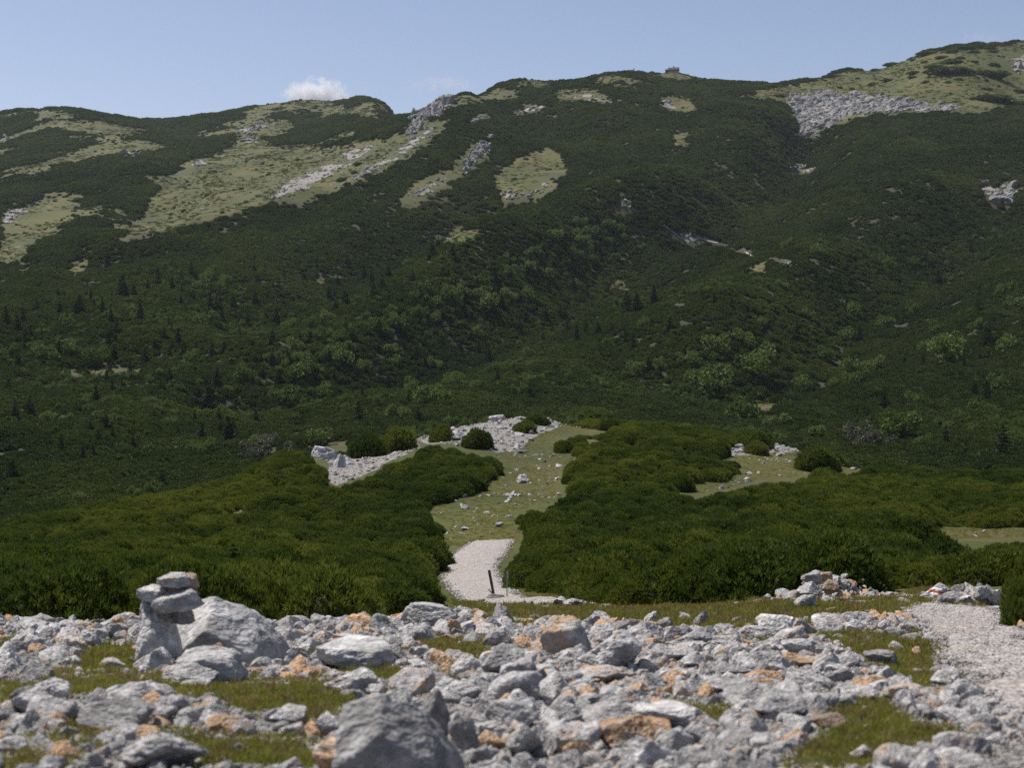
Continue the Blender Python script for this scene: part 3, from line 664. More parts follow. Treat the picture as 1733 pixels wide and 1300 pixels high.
# the cairn and the boulders it leans on (stacked pieces get the distance of the boulder under them)
H(288, 488, 1014, 1142, 'big grey dome-shaped limestone boulder that the stacked cairn leans against', 0.0, 0.92, v=16, deep=0.8)
CD = 9.75
H(224, 302, 1034, 1120, 'upright grey boulder carrying the cairn stones', 0.0, 1.3, v=23, d=CD - 0.03, deep=1.0)
H(236, 276, 1008, 1052, 'small upright stone propping the left side of the cairn', 0.15, 0.8, v=21, d=CD + 0.02, deep=1.0)
H(232, 288, 991, 1020, 'pale flat stone jutting out on the left of the cairn', 0.2, 1.2, v=17, d=CD, deep=0.8)
H(258, 342, 998, 1038, 'tilted grey slab with an ochre edge in the middle of the cairn', 0.35, 0.95, v=18, d=CD - 0.06, deep=0.7, tilt=-17)
H(278, 334, 985, 1010, 'rusty brown wedge under the top stone of the cairn', 0.8, 0.6, v=22, d=CD + 0.03, deep=0.8)
H(266, 324, 970, 994, 'grey capstone on top of the cairn', 0.35, 1.0, v=19, d=CD, deep=0.8, tilt=-6)
H(306, 336, 970, 996, 'orange stone beside the capstone of the cairn', 0.8, 0.9, v=20, d=CD + 0.03, deep=0.8)
H(292, 328, 1026, 1056, 'small brown wedge stone under the tilted cairn slab', 0.5, 0.6, v=21, d=CD, deep=0.9)
H(268, 300, 1020, 1046, 'grey filler stone inside the cairn', 0.1, 0.7, v=22, d=CD + 0.05, deep=0.9)
H(259, 306, 1083, 1124, 'angular grey stone leaning in front of the cairn', 0.0, 0.8, v=12)
H(233, 271, 1109, 1133, 'small pale stone in the grass at the foot of the cairn', 0.0, 1.05, v=8)
H(289, 416, 1101, 1158, 'long grey block lying in front of the dome boulder', 0.0, 0.9, v=20, deep=0.6)
H(273, 372, 1128, 1160, 'low rounded pale rock in front of the long grey block', 0.0, 1.0, v=14, deep=0.6)
H(351, 380, 1088, 1110, 'small orange stone sitting on the long grey block', 0.9, 0.8, v=13, d=9.15)
H(194, 247, 1041, 1058, 'flat grey rock on the crest behind the cairn', 0, .9, v=0)
H(172, 216, 1057, 1086, 'grey block left of the cairn on the crest', 0, .75, v=15)
H(213, 247, 1058, 1089, 'beige rock just left of the cairn boulder', .35, .95, v=2)
H(532, 680, 1090, 1136, 'broad flat grey slab right of the dome boulder', 0, 1.0, v=17, deep=.7)
H(21, 105, 1168, 1221, 'single pale boulder on turf near the left edge', 0, 1.02, v=1)
H(130, 258, 1190, 1245, 'dark grey blocky boulder in the left rock heap', 0, .62, v=4)
H(174, 272, 1160, 1200, 'grey rock crowning the left rock heap', 0, .8, v=9)
H(252, 300, 1197, 1228, 'grey stone leaning on the right of the left rock heap', 0, .8, v=5)
H(262, 317, 1181, 1204, 'brownish flat stone on the left rock heap', .35, .6, v=11)
H(297, 352, 1198, 1226, 'pale grey stone right of the left rock heap', 0, .95, v=7)
H(194, 350, 1243, 1318, 'large grey boulder cut by the bottom edge left of centre', .05, .85, v=8, deep=.7)
H(458, 520, 1197, 1229, 'tilted pale slab on the turf between the two front boulders', 0, .98, v=12)
H(476, 521, 1226, 1249, 'beige stone below the tilted pale slab', .4, 1.0, v=3)
H(535, 590, 1209, 1253, 'white stone left of the dark front boulder', 0, 1.08, v=0)
H(548, 644, 1134, 1177, 'pale low boulder on turf below the broad flat slab', 0, 1.0, v=13)
H(531, 658, 1252, 1325, 'orange boulder at the bottom edge in front of the dark boulder', .95, 1.0, v=5, deep=.6)
H(677, 780, 1019, 1070, 'grey boulder standing on the crest beside the left thicket', 0, .82, v=10)
H(622, 666, 1040, 1080, 'grey rock left of the crest boulder', 0, .85, v=14)
H(638, 684, 1077, 1100, 'flat dark stone lying on a darker block', 0, .68, v=2)
H(646, 694, 1094, 1127, 'dark block under a flat stone beside the broad slab', 0, .55, v=1)
H(558, 790, 1182, 1340, 'huge dark grey boulder at the bottom centre left', 0, .62, v=16, deep=.6)
H(649, 698, 1165, 1207, 'white stone resting on the huge dark boulder', 0, 1.12, v=4, d=5.95)
H(692, 767, 1172, 1262, 'brownish slab leaning behind the huge dark boulder', .45, .65, v=9, deep=.6)
H(757, 810, 1214, 1291, 'upright dark grey stone right of the huge dark boulder', 0, .62, v=6)
H(805, 860, 1240, 1274, 'orange stone between dark stones at the bottom centre', .95, 1.0, v=0)
H(853, 920, 1226, 1291, 'beige blocky stone at the bottom centre', .35, .95, v=8)
H(814, 891, 1095, 1151, 'split grey block in the middle of the rubble', 0, .70, v=12)
H(843, 919, 1115, 1160, 'grey angular rock behind the centre rubble heap', 0, .78, v=3)
H(826, 921, 1138, 1194, 'grey boulder in front of the split grey block', 0, .82, v=7)
H(818, 916, 1186, 1243, 'wide grey rock below the centre rubble heap', 0, .85, v=10)
H(914, 999, 1046, 1122, 'leaning boulder with a rusty orange underside', .62, .85, v=18, deep=.7, tilt=-14)
H(978, 1090, 1070, 1141, 'big pale grey boulder right of the rusty boulder', 0, .95, v=13)
H(1074, 1125, 1053, 1093, 'rounded grey boulder behind the big pale boulder', 0, .85, v=14)
H(998, 1082, 1164, 1198, 'white rounded rock in the middle of the right rubble', 0, 1.1, v=1)
H(979, 1078, 1191, 1246, 'flat grey rock below the white rounded rock', 0, .85, v=2)
H(1070, 1196, 1200, 1240, 'long whitish slab in the right rubble', .1, 1.1, v=6)
H(1005, 1110, 1218, 1291, 'large orange-brown boulder at the bottom right of centre', .9, .72, v=11)
H(939, 1020, 1226, 1288, 'whitish stone with an orange side left of the orange-brown boulder', .45, 1.05, v=5)
H(1068, 1137, 1219, 1253, 'orange flat stone behind the orange-brown boulder', .95, .95, v=12)
H(1092, 1167, 1093, 1125, 'grey slab right of the big pale boulder', 0, .9, v=0)
H(908, 992, 1139, 1170, 'beige stone left of the orange-streaked slab', .4, 1.0, v=7)
H(968, 1082, 1138, 1167, 'orange-streaked slab behind the white rounded rock', .6, .98, v=8)
H(783, 834, 1146, 1174, 'pale stone left of the centre rubble heap', .15, .95, v=15)
H(697, 762, 1139, 1170, 'dark stone in the turf left of the centre rubble', 0, .6, v=4)
H(794, 834, 1264, 1300, 'dark grey cobble at the bottom centre', 0, .65, v=3)
H(924, 980, 1280, 1320, 'beige cobble cut by the bottom edge', .5, 1.0, v=14)
H(1132, 1204, 1068, 1101, 'dark grey boulder at the back of the right rubble', 0, .72, v=13)
H(1198, 1268, 1084, 1113, 'grey angular slab behind the right rubble', 0, .8, v=10)
H(1149, 1196, 1105, 1132, 'pale cobble in front of the back boulder', 0, 1.0, v=9)
H(1320, 1381, 1082, 1115, 'pale rock at the top of the right rubble', 0, 1.0, v=6)
H(1356, 1398, 1077, 1104, 'grey rock behind the pale top rock of the rubble', 0, .8, v=1)
H(1223, 1298, 1160, 1203, 'grey square boulder in the right rubble', 0, .78, v=2)
H(1272, 1361, 1174, 1222, 'grey sloping boulder in front of the square boulder', 0, .85, v=12)
H(1191, 1265, 1150, 1180, 'beige flat rock behind the square boulder', .25, .95, v=5)
H(1201, 1275, 1124, 1151, 'dark flat rock with a beige end in the right rubble', .3, .7, v=0)
H(1270, 1313, 1120, 1160, 'upright dark rock in the right rubble', 0, .65, v=8)
H(1313, 1360, 1132, 1160, 'dark triangular rock right of the upright one', 0, .62, v=15)
H(1370, 1431, 1212, 1239, 'brown flat rock on turf at the lower right', .7, .45, v=11)
H(1423, 1481, 1164, 1184, 'white flat stone near the right path', 0, 1.12, v=4)
H(1400, 1452, 1176, 1201, 'whitish cobble below the white flat stone', .1, 1.05, v=7)
H(1491, 1543, 1158, 1191, 'block with an orange left face near the path', .65, .9, v=3)
H(1562, 1608, 1188, 1219, 'orange block beside the path at the lower right', .85, .9, v=14)
H(1438, 1474, 1264, 1286, 'pale cobble on turf near the bottom right', 0, 1.05, v=13)
H(1254, 1315, 1060, 1085, 'low grey rock on the edge of the meadow', 0, .85, v=10)
H(1404, 1464, 1106, 1129, 'grey flat rock at the right end of the rubble', 0, .75, v=9)
H(1460, 1519, 1101, 1132, 'grey and brown rock at the right end of the rubble', .3, .7, v=6)
H(1140, 1212, 1226, 1270, 'dark sided boulder at the bottom right of the long slab', 0, .75, v=1)
H(1311, 1350, 1105, 1129, 'orange cobble at the top of the right rubble', .95, .95, v=2)
H(1344, 1391, 1112, 1132, 'orange flat stone next to the orange cobble', .9, .85, v=5)
# rubble heap at the meadow edge
HP = [(1353, 1394, 967, 990, 'grey top boulder of the rubble heap at the meadow edge', 0, .85, 24.3), (1388, 1410, 967, 986, 'orange stone beside the top boulder of the rubble heap', .95, .95, 24.6),
      (1346, 1390, 985, 1012, 'grey boulder in the middle of the rubble heap', .05, .85, 23.7), (1390, 1420, 981, 1008, 'brown boulder on the right of the rubble heap', .8, .55, 23.9)]
for i, (a, b, c, d_, l, og, lt, dd) in enumerate(HP):
    H(a, b, c, d_, l, og, lt, v=3 + i * 3, d=dd)
H(1321, 1360, 1001, 1020, 'brownish block at the left foot of the rubble heap', .4, .7, v=9)
H(1289, 1310, 1006, 1019, 'small pale stone at the far left of the rubble heap', 0, 1.0, v=1)
H(1344, 1383, 1007, 1032, 'grey boulder at the front foot of the rubble heap', 0, .82, v=7)
H(1312, 1337, 996, 1012, 'whitish stone on the left slope of the rubble heap', 0, 1.05, v=4)
H(1412, 1440, 1002, 1020, 'orange stone at the right foot of the rubble heap', .95, 1.0, v=12)
H(1330, 1356, 979, 998, 'pale stone on the upper left of the rubble heap', 0, 1.05, v=6)
# trail-mark boulder
mk = H(1558, 1607, 989, 1019, 'boulder with a white-red-white painted trail mark beside the path', 0, .85, v=13, name='marked_boulder')
# knoll boulders
H(523, 577, 746, 780, 'large white boulder on the left shoulder of the knoll', 0, 1.12, v=10, sink=0.5, name='boulder', cat='boulder')
H(562, 587, 760, 794, 'smaller white boulder leaning against the large one on the knoll', 0, 1.05, v=2, sink=0.5, name='boulder', cat='boulder')
H(874, 895, 803, 819, 'round white boulder lying in the middle of the knoll meadow', 0, 1.15, v=14, name='boulder', cat='boulder')
H(872, 890, 757, 768, 'dark grey boulder high on the knoll meadow', 0, .35, v=14, name='boulder', cat='boulder')
H(826, 858, 697, 714, 'pale boulder on the very crest of the knoll', 0, .95, v=6, sink=0.5, name='boulder', cat='boulder')
H(754, 788, 727, 747, 'slanting pale slab between two small pine bushes on the knoll', 0, .95, v=9, tilt=-10, name='boulder', cat='boulder')
H(1292, 1322, 737, 751, 'pale boulder on the right shoulder crest of the knoll', 0, 1.05, v=12, sink=0.5, name='boulder', cat='boulder')
H(1322, 1340, 746, 756, 'small pale rock below the right shoulder boulder', 0, 1.0, v=3, name='boulder', cat='boulder')
H(1212, 1224, 766, 774, 'small pale rock at the edge of the right knoll meadow', 0, 1.05, v=5, name='boulder', cat='boulder')
H(935, 965, 1010, 1025, 'whitish angular rock on the path edge', 0, 1.05, v=1)
H(952, 988, 1012, 1030, 'pale cracked rock right of the whitish angular rock', 0, .95, v=8)
H(823, 847, 1005, 1018, 'dark rounded stone at the foot of the leaning post', 0, .42, v=14)
H(839, 855, 1006, 1016, 'grey rounded stone beside the dark one under the post', 0, .6, v=10)
H(805, 822, 1014, 1022, 'dark stone left of the leaning post', 0, .45, v=7)
H(1007, 1022, 1001, 1018, 'upright pale stone at the edge of the thicket', 0, 1.0, v=15)
H(838, 852, 884, 893, 'grey stone in the lower knoll meadow', 0, .75, v=5)
H(780, 794, 854, 863, 'grey stone at the left of the knoll meadow', 0, .8, v=4)
H(888, 908, 898, 906, 'pale stones half under the right thicket edge', 0, 1.0, v=6)
# painted mark: thin shells lying on the boulder
def painted(o, z0, z1, mat, nm):
    me = o.data; V = np.empty(len(me.vertices) * 3, np.float32); me.vertices.foreach_get('co', V); V = V.reshape(-1, 3)
    fs = [p for p in me.polygons if z0 < p.center[2] + 0.25 * p.center[0] < z1 and p.center[1] < -0.15 and -0.75 < p.center[0] < 0.35]
    ids = sorted({v for p in fs for v in p.vertices}); mp = {v: i for i, v in enumerate(ids)}
    m2 = mesh_np(nm, V[ids] * 1.012, [[mp[v] for v in p.vertices] for p in fs], [mat], smooth=True)
    c = obj(nm, m2, parent=o)
    return c
WHITEP = mat_plain('white_trail_paint', (0.62, 0.60, 0.57), (0.82, 0.80, 0.78), 6); REDP = mat_plain('red_trail_paint', (0.45, 0.10, 0.06), (0.60, 0.17, 0.10), 6)
painted(mk, 0.34, 0.62, WHITEP, 'white_band'); painted(mk, 0.06, 0.34, REDP, 'red_band'); painted(mk, -0.2, 0.06, WHITEP, 'white_band')

# remaining single rocks of the rubble
def fore_zone(px, py):
    return sdf_any(G_FORE, px, py), sdf(PATH_R, px, py)
STONY = [(780, 1060, 1300, 1290), (0, 1062, 560, 1140), (1180, 1060, 1560, 1300)]
def grow_rocks(n):
    made = 0; tries = 0; zone_lab = {0: ('in the left foreground', 'rocks strewn on the left of the foreground'), 1: ('in the middle foreground', 'rocks strewn in the middle of the foreground'), 2: ('in the right foreground rubble', 'rocks heaped in the right foreground')}
    CPY = [1058 + 245 * random.random() ** 1.25 for _ in range(2500)]; CPX = [random.uniform(-20, 1755) for _ in range(2500)]; CQ = cast(CPX, CPY)
    while made < n and tries < 2499:
        tries += 1
        px, py = CPX[tries], CPY[tries]
        if random.random() > (1.0 if px > 760 else 0.6): continue
        g, pr = fore_zone(np.array([px]), np.array([py]))
        if g[0] > -4 or pr[0] > -6 or (px > 1500 and random.random() < 0.5): continue
        q = CQ[tries]; r = random.choice((0.05, 0.065, 0.08, 0.1, 0.13)) * random.uniform(0.8, 1.2) * (0.42 + 0.062 * min(q[1], 14))
        if any((q[0] - x) ** 2 + (q[1] - y) ** 2 < (0.62 * (r + a)) ** 2 for x, y, a, b in PLACED): continue
        z = 0 if px < 560 else (1 if px < 1000 else 2)
        og, lt = random.choices([(0, .9), (0, 1.1), (0, .62), (.55, 1.0), (1.0, .95)], [4, 4, 3, 3, 1.6])[0]
        kind = 'orange-stained' if og > .8 else ('beige-tinged' if og else ('pale grey' if lt > 1 else ('mid-grey' if lt > .8 else 'dark grey')))
        o = obj('rock', random.choice(MEDR), loc=(q[0], q[1], q[2] + r * 0.22), rot=(random.uniform(-.4, .4), random.uniform(-.4, .4), random.uniform(0, 6.28)),
                scl=(r * random.uniform(1, 1.35), r * random.uniform(.75, 1), r * random.uniform(.6, 1.05)), label='%s rock %s' % (kind, zone_lab[z][0]), cat='rock', group=zone_lab[z][1] + ', ' + kind)
        o['tone'] = (float(og), float(lt), 0.0); PLACED.append((q[0], q[1], r, r)); made += 1
grow_rocks(185)

# loose stones too many to count
stone_c, nst = variant_set('loose_stone', SMLR, [(0, .92, 0, 1), (0, 1.1, 0, 1), (0, .62, 0, 1), (.55, 1.0, 0, 1), (1.0, .95, 0, 1)])
peb_c, npb = variant_set('loose_pebble', PEBR, [(0.2, 1.15, 0, 1), (0.35, 1.25, 0, 1), (.45, 1.1, 0, 1), (.6, 1.1, 0, 1), (0.1, .8, 0, 1)])
def polar_points(N, r0, r1, ph=0.40, power=1.0):
    u = rng.random(N); r = (r0 ** (1 + power) + u * (r1 ** (1 + power) - r0 ** (1 + power))) ** (1 / (1 + power))
    a = rng.uniform(-ph, ph, N)
    X = r * np.sin(a); Y = r * np.cos(a); Z = height(X, Y)
    return X, Y, Z, r
def rnd_rot(N, t=0.6): return np.stack([rng.uniform(-t, t, N), rng.uniform(-t, t, N), rng.uniform(0, 6.28, N)], 1)
def pick_cols(N, nshape, w):
    c = rng.choice(len(w), N, p=np.array(w) / sum(w)); return c * nshape + rng.integers(0, nshape, N)
# foreground stones
X, Y, Z, r = polar_points(36000, 3.6, 21, 0.46, 0.5)
px, py = proj(X, Y, Z); g = sdf_any(G_FORE, px, py); pr = sdf(PATH_R, px, py)
clump = fbm(X / 1.1, Y / 1.1, 3, 91)
k = ((g + clump * 22 < -2) | (rng.random(len(X)) < .05)) & (pr < -3) & (rng.random(len(X)) < 0.66 + clump)
sz = np.exp(rng.normal(math.log(0.019), 0.72, len(X))); sz = np.minimum(np.clip(sz, 0.008, 0.11) * (1 + 0.02 * r), 0.0095 * r)
X, Y, Z, sz = X[k], Y[k], Z[k], sz[k]; N = len(X)
scatter('loose_stones', np.stack([X, Y, Z + sz * 0.2], 1), rnd_rot(N), sz[:, None] * np.stack([rng.uniform(.9, 1.5, N), rng.uniform(.7, 1, N), rng.uniform(.55, 1.1, N)], 1), pick_cols(N, len(SMLR), [5, 3, 4.5, 2.8, 1.8]), stone_c,
        'loose grey and ochre limestone rubble covering the foreground', 'rubble')
X, Y, Z, r = polar_points(70000, 3.6, 16, 0.42, 0.4)
px, py = proj(X, Y, Z); k = (sdf_any(G_FORE, px, py) < 2) & (sdf(PATH_R, px, py) < 0)
X, Y, Z = X[k], Y[k], Z[k]; N = len(X); sz = rng.uniform(.004, .013, N)
scatter('fine_gravel', np.stack([X, Y, Z + sz * .3], 1), rnd_rot(N, 1), sz[:, None] * np.stack([rng.uniform(.9, 1.4, N), rng.uniform(.7, 1, N), rng.uniform(.5, .8, N)], 1), pick_cols(N, len(PEBR), [5, 5, 3, 2, 1.2]), peb_c, 'fine limestone gravel between the foreground rocks', 'gravel')
# stones in the turf, on the knoll, in the scree
X, Y, Z, r = polar_points(60000, 20, 165, 0.38, 0.35)
px, py = proj(X, Y, Z); om = sdf_any(O_MID, px, py); sc = sdf_any(SCREE_MID, px, py); pc = sdf(PATH_C, px, py); pr = sdf(PATH_R, px, py)
gf = sdf_any(G_FORE, px, py)
k = (om > -1) & (pc < 0) & (pr < 0) & (rng.random(len(X)) < np.where(sc > 0, 1.0, np.where(r < 33, np.where(gf > 0, 0.05, 0.5), 0.09 + 0.3 * sstep(0, .4, fbm(X / 3, Y / 3, 3, 93)))))
X, Y, Z, r = X[k], Y[k], Z[k], r[k]; N = len(X); sz = np.clip(np.exp(rng.normal(math.log(0.038), 0.6, N)), 0.015, 0.2) * np.clip(r / 60, 0.8, 2)
scatter('scree_stones', np.stack([X, Y, Z + sz * 0.2], 1), rnd_rot(N), sz[:, None] * np.stack([rng.uniform(.9, 1.5, N), rng.uniform(.7, 1, N), rng.uniform(.4, .7, N)], 1), pick_cols(N, len(SMLR), [5, 2.5, 4, 2, .4]), stone_c,
        'pale stones scattered over the knoll meadow and its scree', 'stones')
# rubble heap fill
X = []; base = cast(1395, 1016)[0]
q = []
for i in range(420):
    a = random.gauss(0, 0.55); b = random.gauss(0, 0.35); hgt = max(0, 0.42 * math.exp(-((a + 0.15) / 0.5) ** 2 - (b / 0.4) ** 2))
    x, y = base[0] + 0.18 + a * 1.0 + (0.5 * random.random() if random.random() < .5 else 0), base[1] + 0.35 + b
    q.append((x, y, height(x, y) + hgt * random.uniform(0.4, 1.0)))
q = np.array(q); N = len(q); sz = np.exp(rng.normal(math.log(0.05), 0.4, N))
scatter('heap_stones', q, rnd_rot(N, 1), sz[:, None] * np.stack([rng.uniform(.9, 1.4, N), rng.uniform(.7, 1, N), rng.uniform(.5, .8, N)], 1), pick_cols(N, len(SMLR), [4, 5, 2, 3, 2.4]), stone_c, 'small white and orange stones filling the rubble heap at the meadow edge', 'rubble')
# bank of broken stone beside the marked boulder
bank_edge = cast(np.linspace(1590, 1700, 40), np.full(40, 1024.0)); q = []
for i in range(260):
    a = random.random(); pxx = 1604 + 84 * a + random.gauss(0, 4); pyy = 1022 - random.random() * 14
    w3 = bank_edge[int(np.clip((pxx - 1590) / 110 * 39, 0, 39))]; x, y = w3[0] + random.gauss(0, .03), w3[1] + random.uniform(0, 0.5)
    q.append((x, y, height(x, y) + random.random() ** 1.5 * (0.06 + 0.22 * a)))
q = np.array(q); N = len(q); sz = np.exp(rng.normal(math.log(0.05), 0.45, N))
scatter('bank_stones', q, rnd_rot(N, 1), sz[:, None] * np.stack([rng.uniform(.9, 1.5, N), rng.uniform(.7, 1, N), rng.uniform(.5, .8, N)], 1), pick_cols(N, len(SMLR), [4, 4, 2, 3, 1.6]), stone_c, 'broken stone bank beside the trail-marked boulder', 'rubble')
# gravel on the paths
def gravel(P2, n, sz0, dens, name, label):
    lo, hi = P2.min(0), P2.max(0)
    X = rng.uniform(lo[0], hi[0], n); Y = rng.uniform(lo[1], hi[1], n)
    k = sdf(P2, X, Y) > -0.1; X, Y = X[k], Y[k]; N = len(X); Z = height(X, Y) + 0.03
    sz = np.clip(np.exp(rng.normal(math.log(sz0), 0.45, N)), sz0 * .5, sz0 * 3)
    scatter(name, np.stack([X, Y, Z], 1), rnd_rot(N, 1), sz[:, None] * np.stack([rng.uniform(.9, 1.4, N), rng.uniform(.7, 1, N), rng.uniform(.5, .8, N)], 1), pick_cols(N, len(PEBR), [5, 5, 3, 2, 1.2]), peb_c, label, 'gravel')
gravel(PR2, 70000, 0.0085, 1, 'path_gravel', 'pale crushed stone on the path at the right edge')
gravel(PC2, 30000, 0.022, 1, 'path_gravel', 'pale crushed stone on the path between the thickets')

# ------------------------------------------------------------------ vegetation meshes
def blades_mesh(name, origins, dirs, lens, widths, mat, splay=0.0, nb=1, seed=0, bend=0.0):
    g = np.random.default_rng(seed); N = len(origins) * nb
    O = np.repeat(origins, nb, 0); D = np.repeat(dirs, nb, 0); L = np.repeat(lens, nb); Wd = np.repeat(widths, nb)
    D = D + g.normal(size=D.shape) * splay; D /= np.linalg.norm(D, axis=1)[:, None]
    s = np.cross(D, g.normal(size=D.shape)); s /= np.linalg.norm(s, axis=1)[:, None] + 1e-9
    tip = O + D * L[:, None]; tip[:, 2] -= bend * L
    mid = O + D * (L * 0.45)[:, None]
    V = np.stack([O, mid + s * (Wd / 2)[:, None], tip, mid - s * (Wd / 2)[:, None]], 1).reshape(-1, 3)
    Fq = np.arange(N * 4).reshape(N, 4)
    return V, Fq
def dome(g, N, lump, shell=0.78, zmin=-0.05):
    d = g.normal(size=(N * 3, 3)); d /= np.linalg.norm(d, axis=1)[:, None]; d = d[d[:, 2] > zmin][:N]
    rad = g.uniform(shell, 1.0, len(d)) * (1 + lump * fbm3(d * 2.2 + 9, 3, int(g.integers(1e6))) * 1.6)
    return d * rad[:, None], d
def core_dome(s, sub=2):
    V, Fc = ICO[sub]; return V * s, Fc
def join(parts):                            # [(V, F, matindex)] quads and tris padded
    Vs = []; Fs = []; Ms = []; o = 0
    for V, Fq, mi in parts:
        Vs.append(V); Fs += [tuple(int(i) + o for i in f) for f in Fq]; Ms += [mi] * len(Fq); o += len(V)
    return np.concatenate(Vs), Fs, Ms
def pine_bush(name, seed, shoots, L, nb, wd, PINE=PINE):
    g = np.random.default_rng(seed)
    P, d = dome(g, shoots, 0.22)
    dirs = d * 0.55 + np.array([0, 0, 0.9]); dirs /= np.linalg.norm(dirs, axis=1)[:, None]
    n = len(P); V, Fq = blades_mesh(name, P - dirs * L * 0.4, dirs, np.full(n, L) * g.uniform(.7, 1.3, n), np.full(n, L * wd), PINE, 0.38, nb, seed)
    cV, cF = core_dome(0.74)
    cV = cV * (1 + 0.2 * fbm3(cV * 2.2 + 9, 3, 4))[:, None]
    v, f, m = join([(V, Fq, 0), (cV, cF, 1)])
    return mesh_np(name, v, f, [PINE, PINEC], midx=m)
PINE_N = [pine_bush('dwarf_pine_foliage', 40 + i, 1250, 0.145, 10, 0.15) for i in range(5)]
PINE_F = [pine_bush('far_pine_foliage', 60 + i, 260, 0.26, 4, 0.5, PINEF) for i in range(4)]
pineN_c, nPN = variant_set('dwarf_pine_variant', PINE_N)
pineF_c, nPF = variant_set('far_pine_variant', PINE_F)

def spruce_meshes(seed, layers=11, mat=None):
    g = np.random.default_rng(seed)
    O = []; D = []; L = []; Wd = []
    for i in range(layers):
        t = i / (layers - 1); z = 0.06 + 0.90 * t; rr = (0.30 * (1 - t) ** 0.85 + 0.02) * g.uniform(.8, 1.15)
        nb = int(13 - 7 * t)
        for j in range(nb):
            a = j / nb * 6.283 + g.uniform(-.3, .3); l = rr * g.uniform(.75, 1.15)
            for kx in range(5):
                f = (kx + 0.4) / 5
                O.append((math.cos(a) * l * f, math.sin(a) * l * f, z - 0.22 * l * f + g.uniform(-.01, .01))); D.append((math.cos(a + g.uniform(-1, 1)), math.sin(a + g.uniform(-1, 1)), g.uniform(-.35, .35)))
                L.append(0.10 * (1 - 0.5 * t)); Wd.append(0.055)
    for j in range(10):
        O.append((0, 0, 0.9 + 0.01 * j)); D.append((g.uniform(-.3, .3), g.uniform(-.3, .3), 1)); L.append(0.07); Wd.append(0.018)
    V, Fq = blades_mesh('crown', np.array(O), np.array(D), np.array(L), np.array(Wd), mat, 0.15, 2, seed)
    crown = mesh_np('spruce_crown', V, Fq, [mat])
    ring = [(math.cos(a) , math.sin(a)) for a in np.linspace(0, 6.283, 8)[:-1]]
    tv = [(x * .022, y * .022, -0.06) for x, y in ring] + [(x * .012, y * .012, .5) for x, y in ring] + [(0, 0, .97)]
    tf = [(i, (i + 1) % 7, 7 + (i + 1) % 7, 7 + i) for i in range(7)] + [(7 + i, 7 + (i + 1) % 7, 14) for i in range(7)]
    return crown, mesh_np('spruce_trunk', np.array(tv), tf, [BARK])
SPR = [spruce_meshes(80 + i, 10 + i, SPRUCE) for i in range(4)]
SPRL = [spruce_meshes(90 + i, 9 + i, SPRUCE_L) for i in range(2)]
def shrub_meshes(seed, mat):
    g = np.random.default_rng(seed)
    lob = g.normal(size=(9, 3)) * np.array([.5, .5, .25]) + np.array([0, 0, .55])
    P = []; D = []
    for c in lob:
        n = 75; d = g.normal(size=(n, 3)); d /= np.linalg.norm(d, axis=1)[:, None]
        P.append(c + d * g.uniform(.22, .42) * g.uniform(.8, 1.05, (n, 1))); D.append(d + np.array([0, 0, .4]))
    P = np.concatenate(P); D = np.concatenate(D); D /= np.linalg.norm(D, axis=1)[:, None]; n = len(P)
    V, Fq = blades_mesh('leaves', P, D, np.full(n, .17), np.full(n, .11), mat, .5, 2, seed)
    st = []
    O = []; Dd = []; L = []; Wd = []
    for c in lob:
        O.append((0, 0, -0.05)); v = np.array(c) ; L.append(np.linalg.norm(v) * 1.05); Dd.append(v / np.linalg.norm(v)); Wd.append(0.05)
    Vs, Fs = blades_mesh('stems', np.array(O), np.array(Dd), np.array(L), np.array(Wd), BARK, 0, 3, seed)
    return mesh_np('shrub_leaves', V, Fq, [mat]), mesh_np('shrub_stems', Vs, Fs, [BARK])
SHB = [shrub_meshes(120 + i, SHRUB) for i in range(4)]; SHG = [shrub_meshes(140, SHRUB_G)]

# ------------------------------------------------------------------ dwarf pine thickets
def mounds(X, Y, cx, cy, seed):            # rounded cushions with hollows between them, 0..1
    u = X / cx + 0.35 * fbm(X / cx / 1.7, Y / cy / 1.7, 2, seed + 3); v = Y / cy; gx = np.floor(u); gy = np.floor(v); d = np.full(np.shape(X), 9.0)
    for i in (-1, 0, 1):
        for j in (-1, 0, 1):
            a, b = gx + i, gy + j
            d = np.minimum(d, (u - a - _h(a, b, seed)) ** 2 + (v - b - _h(a, b, seed + 1)) ** 2)
    return np.clip(1 - d / 0.55, 0, 1)
def open_mid(px, py): return sdf_any(O_MID, px, py)
# single bushes the photograph shows apart: (left, right, top, base)
BUSH = [(588, 655, 734, 776, 'left half of the low pine bush by the white boulder on the knoll'), (636, 712, 728, 766, 'right half of the low pine bush above the knoll scree'), (725, 770, 722, 750, 'small round pine bush left of the slanting slab on the knoll'),
        (780, 838, 727, 762, 'pine bush right of the slanting slab on the knoll'), (864, 911, 714, 734, 'low pine cushion standing alone on the crest meadow'), (884, 932, 703, 721, 'low pine cushion behind the lone one on the crest'),
        (944, 1048, 694, 718, 'long low pine bush on the crest right of the trail'), (968, 1030, 712, 728, 'small pine bush in front of the long crest bush'), (1236, 1316, 728, 762, 'pine bush at the right end of the knoll crest'), (1256, 1302, 748, 772, 'small pine bush below the right crest boulders'),
        (1340, 1424, 758, 802, 'rounded pine bush at the edge of the right knoll meadow'), (1690, 1770, 985, 1066, 'pine bush cut by the right edge beside the path'), (1700, 1800, 940, 1050, 'taller pine bush behind the one at the right edge'), (1725, 1840, 905, 1040, 'tallest pine bush peeking in at the right edge')]
PB = []
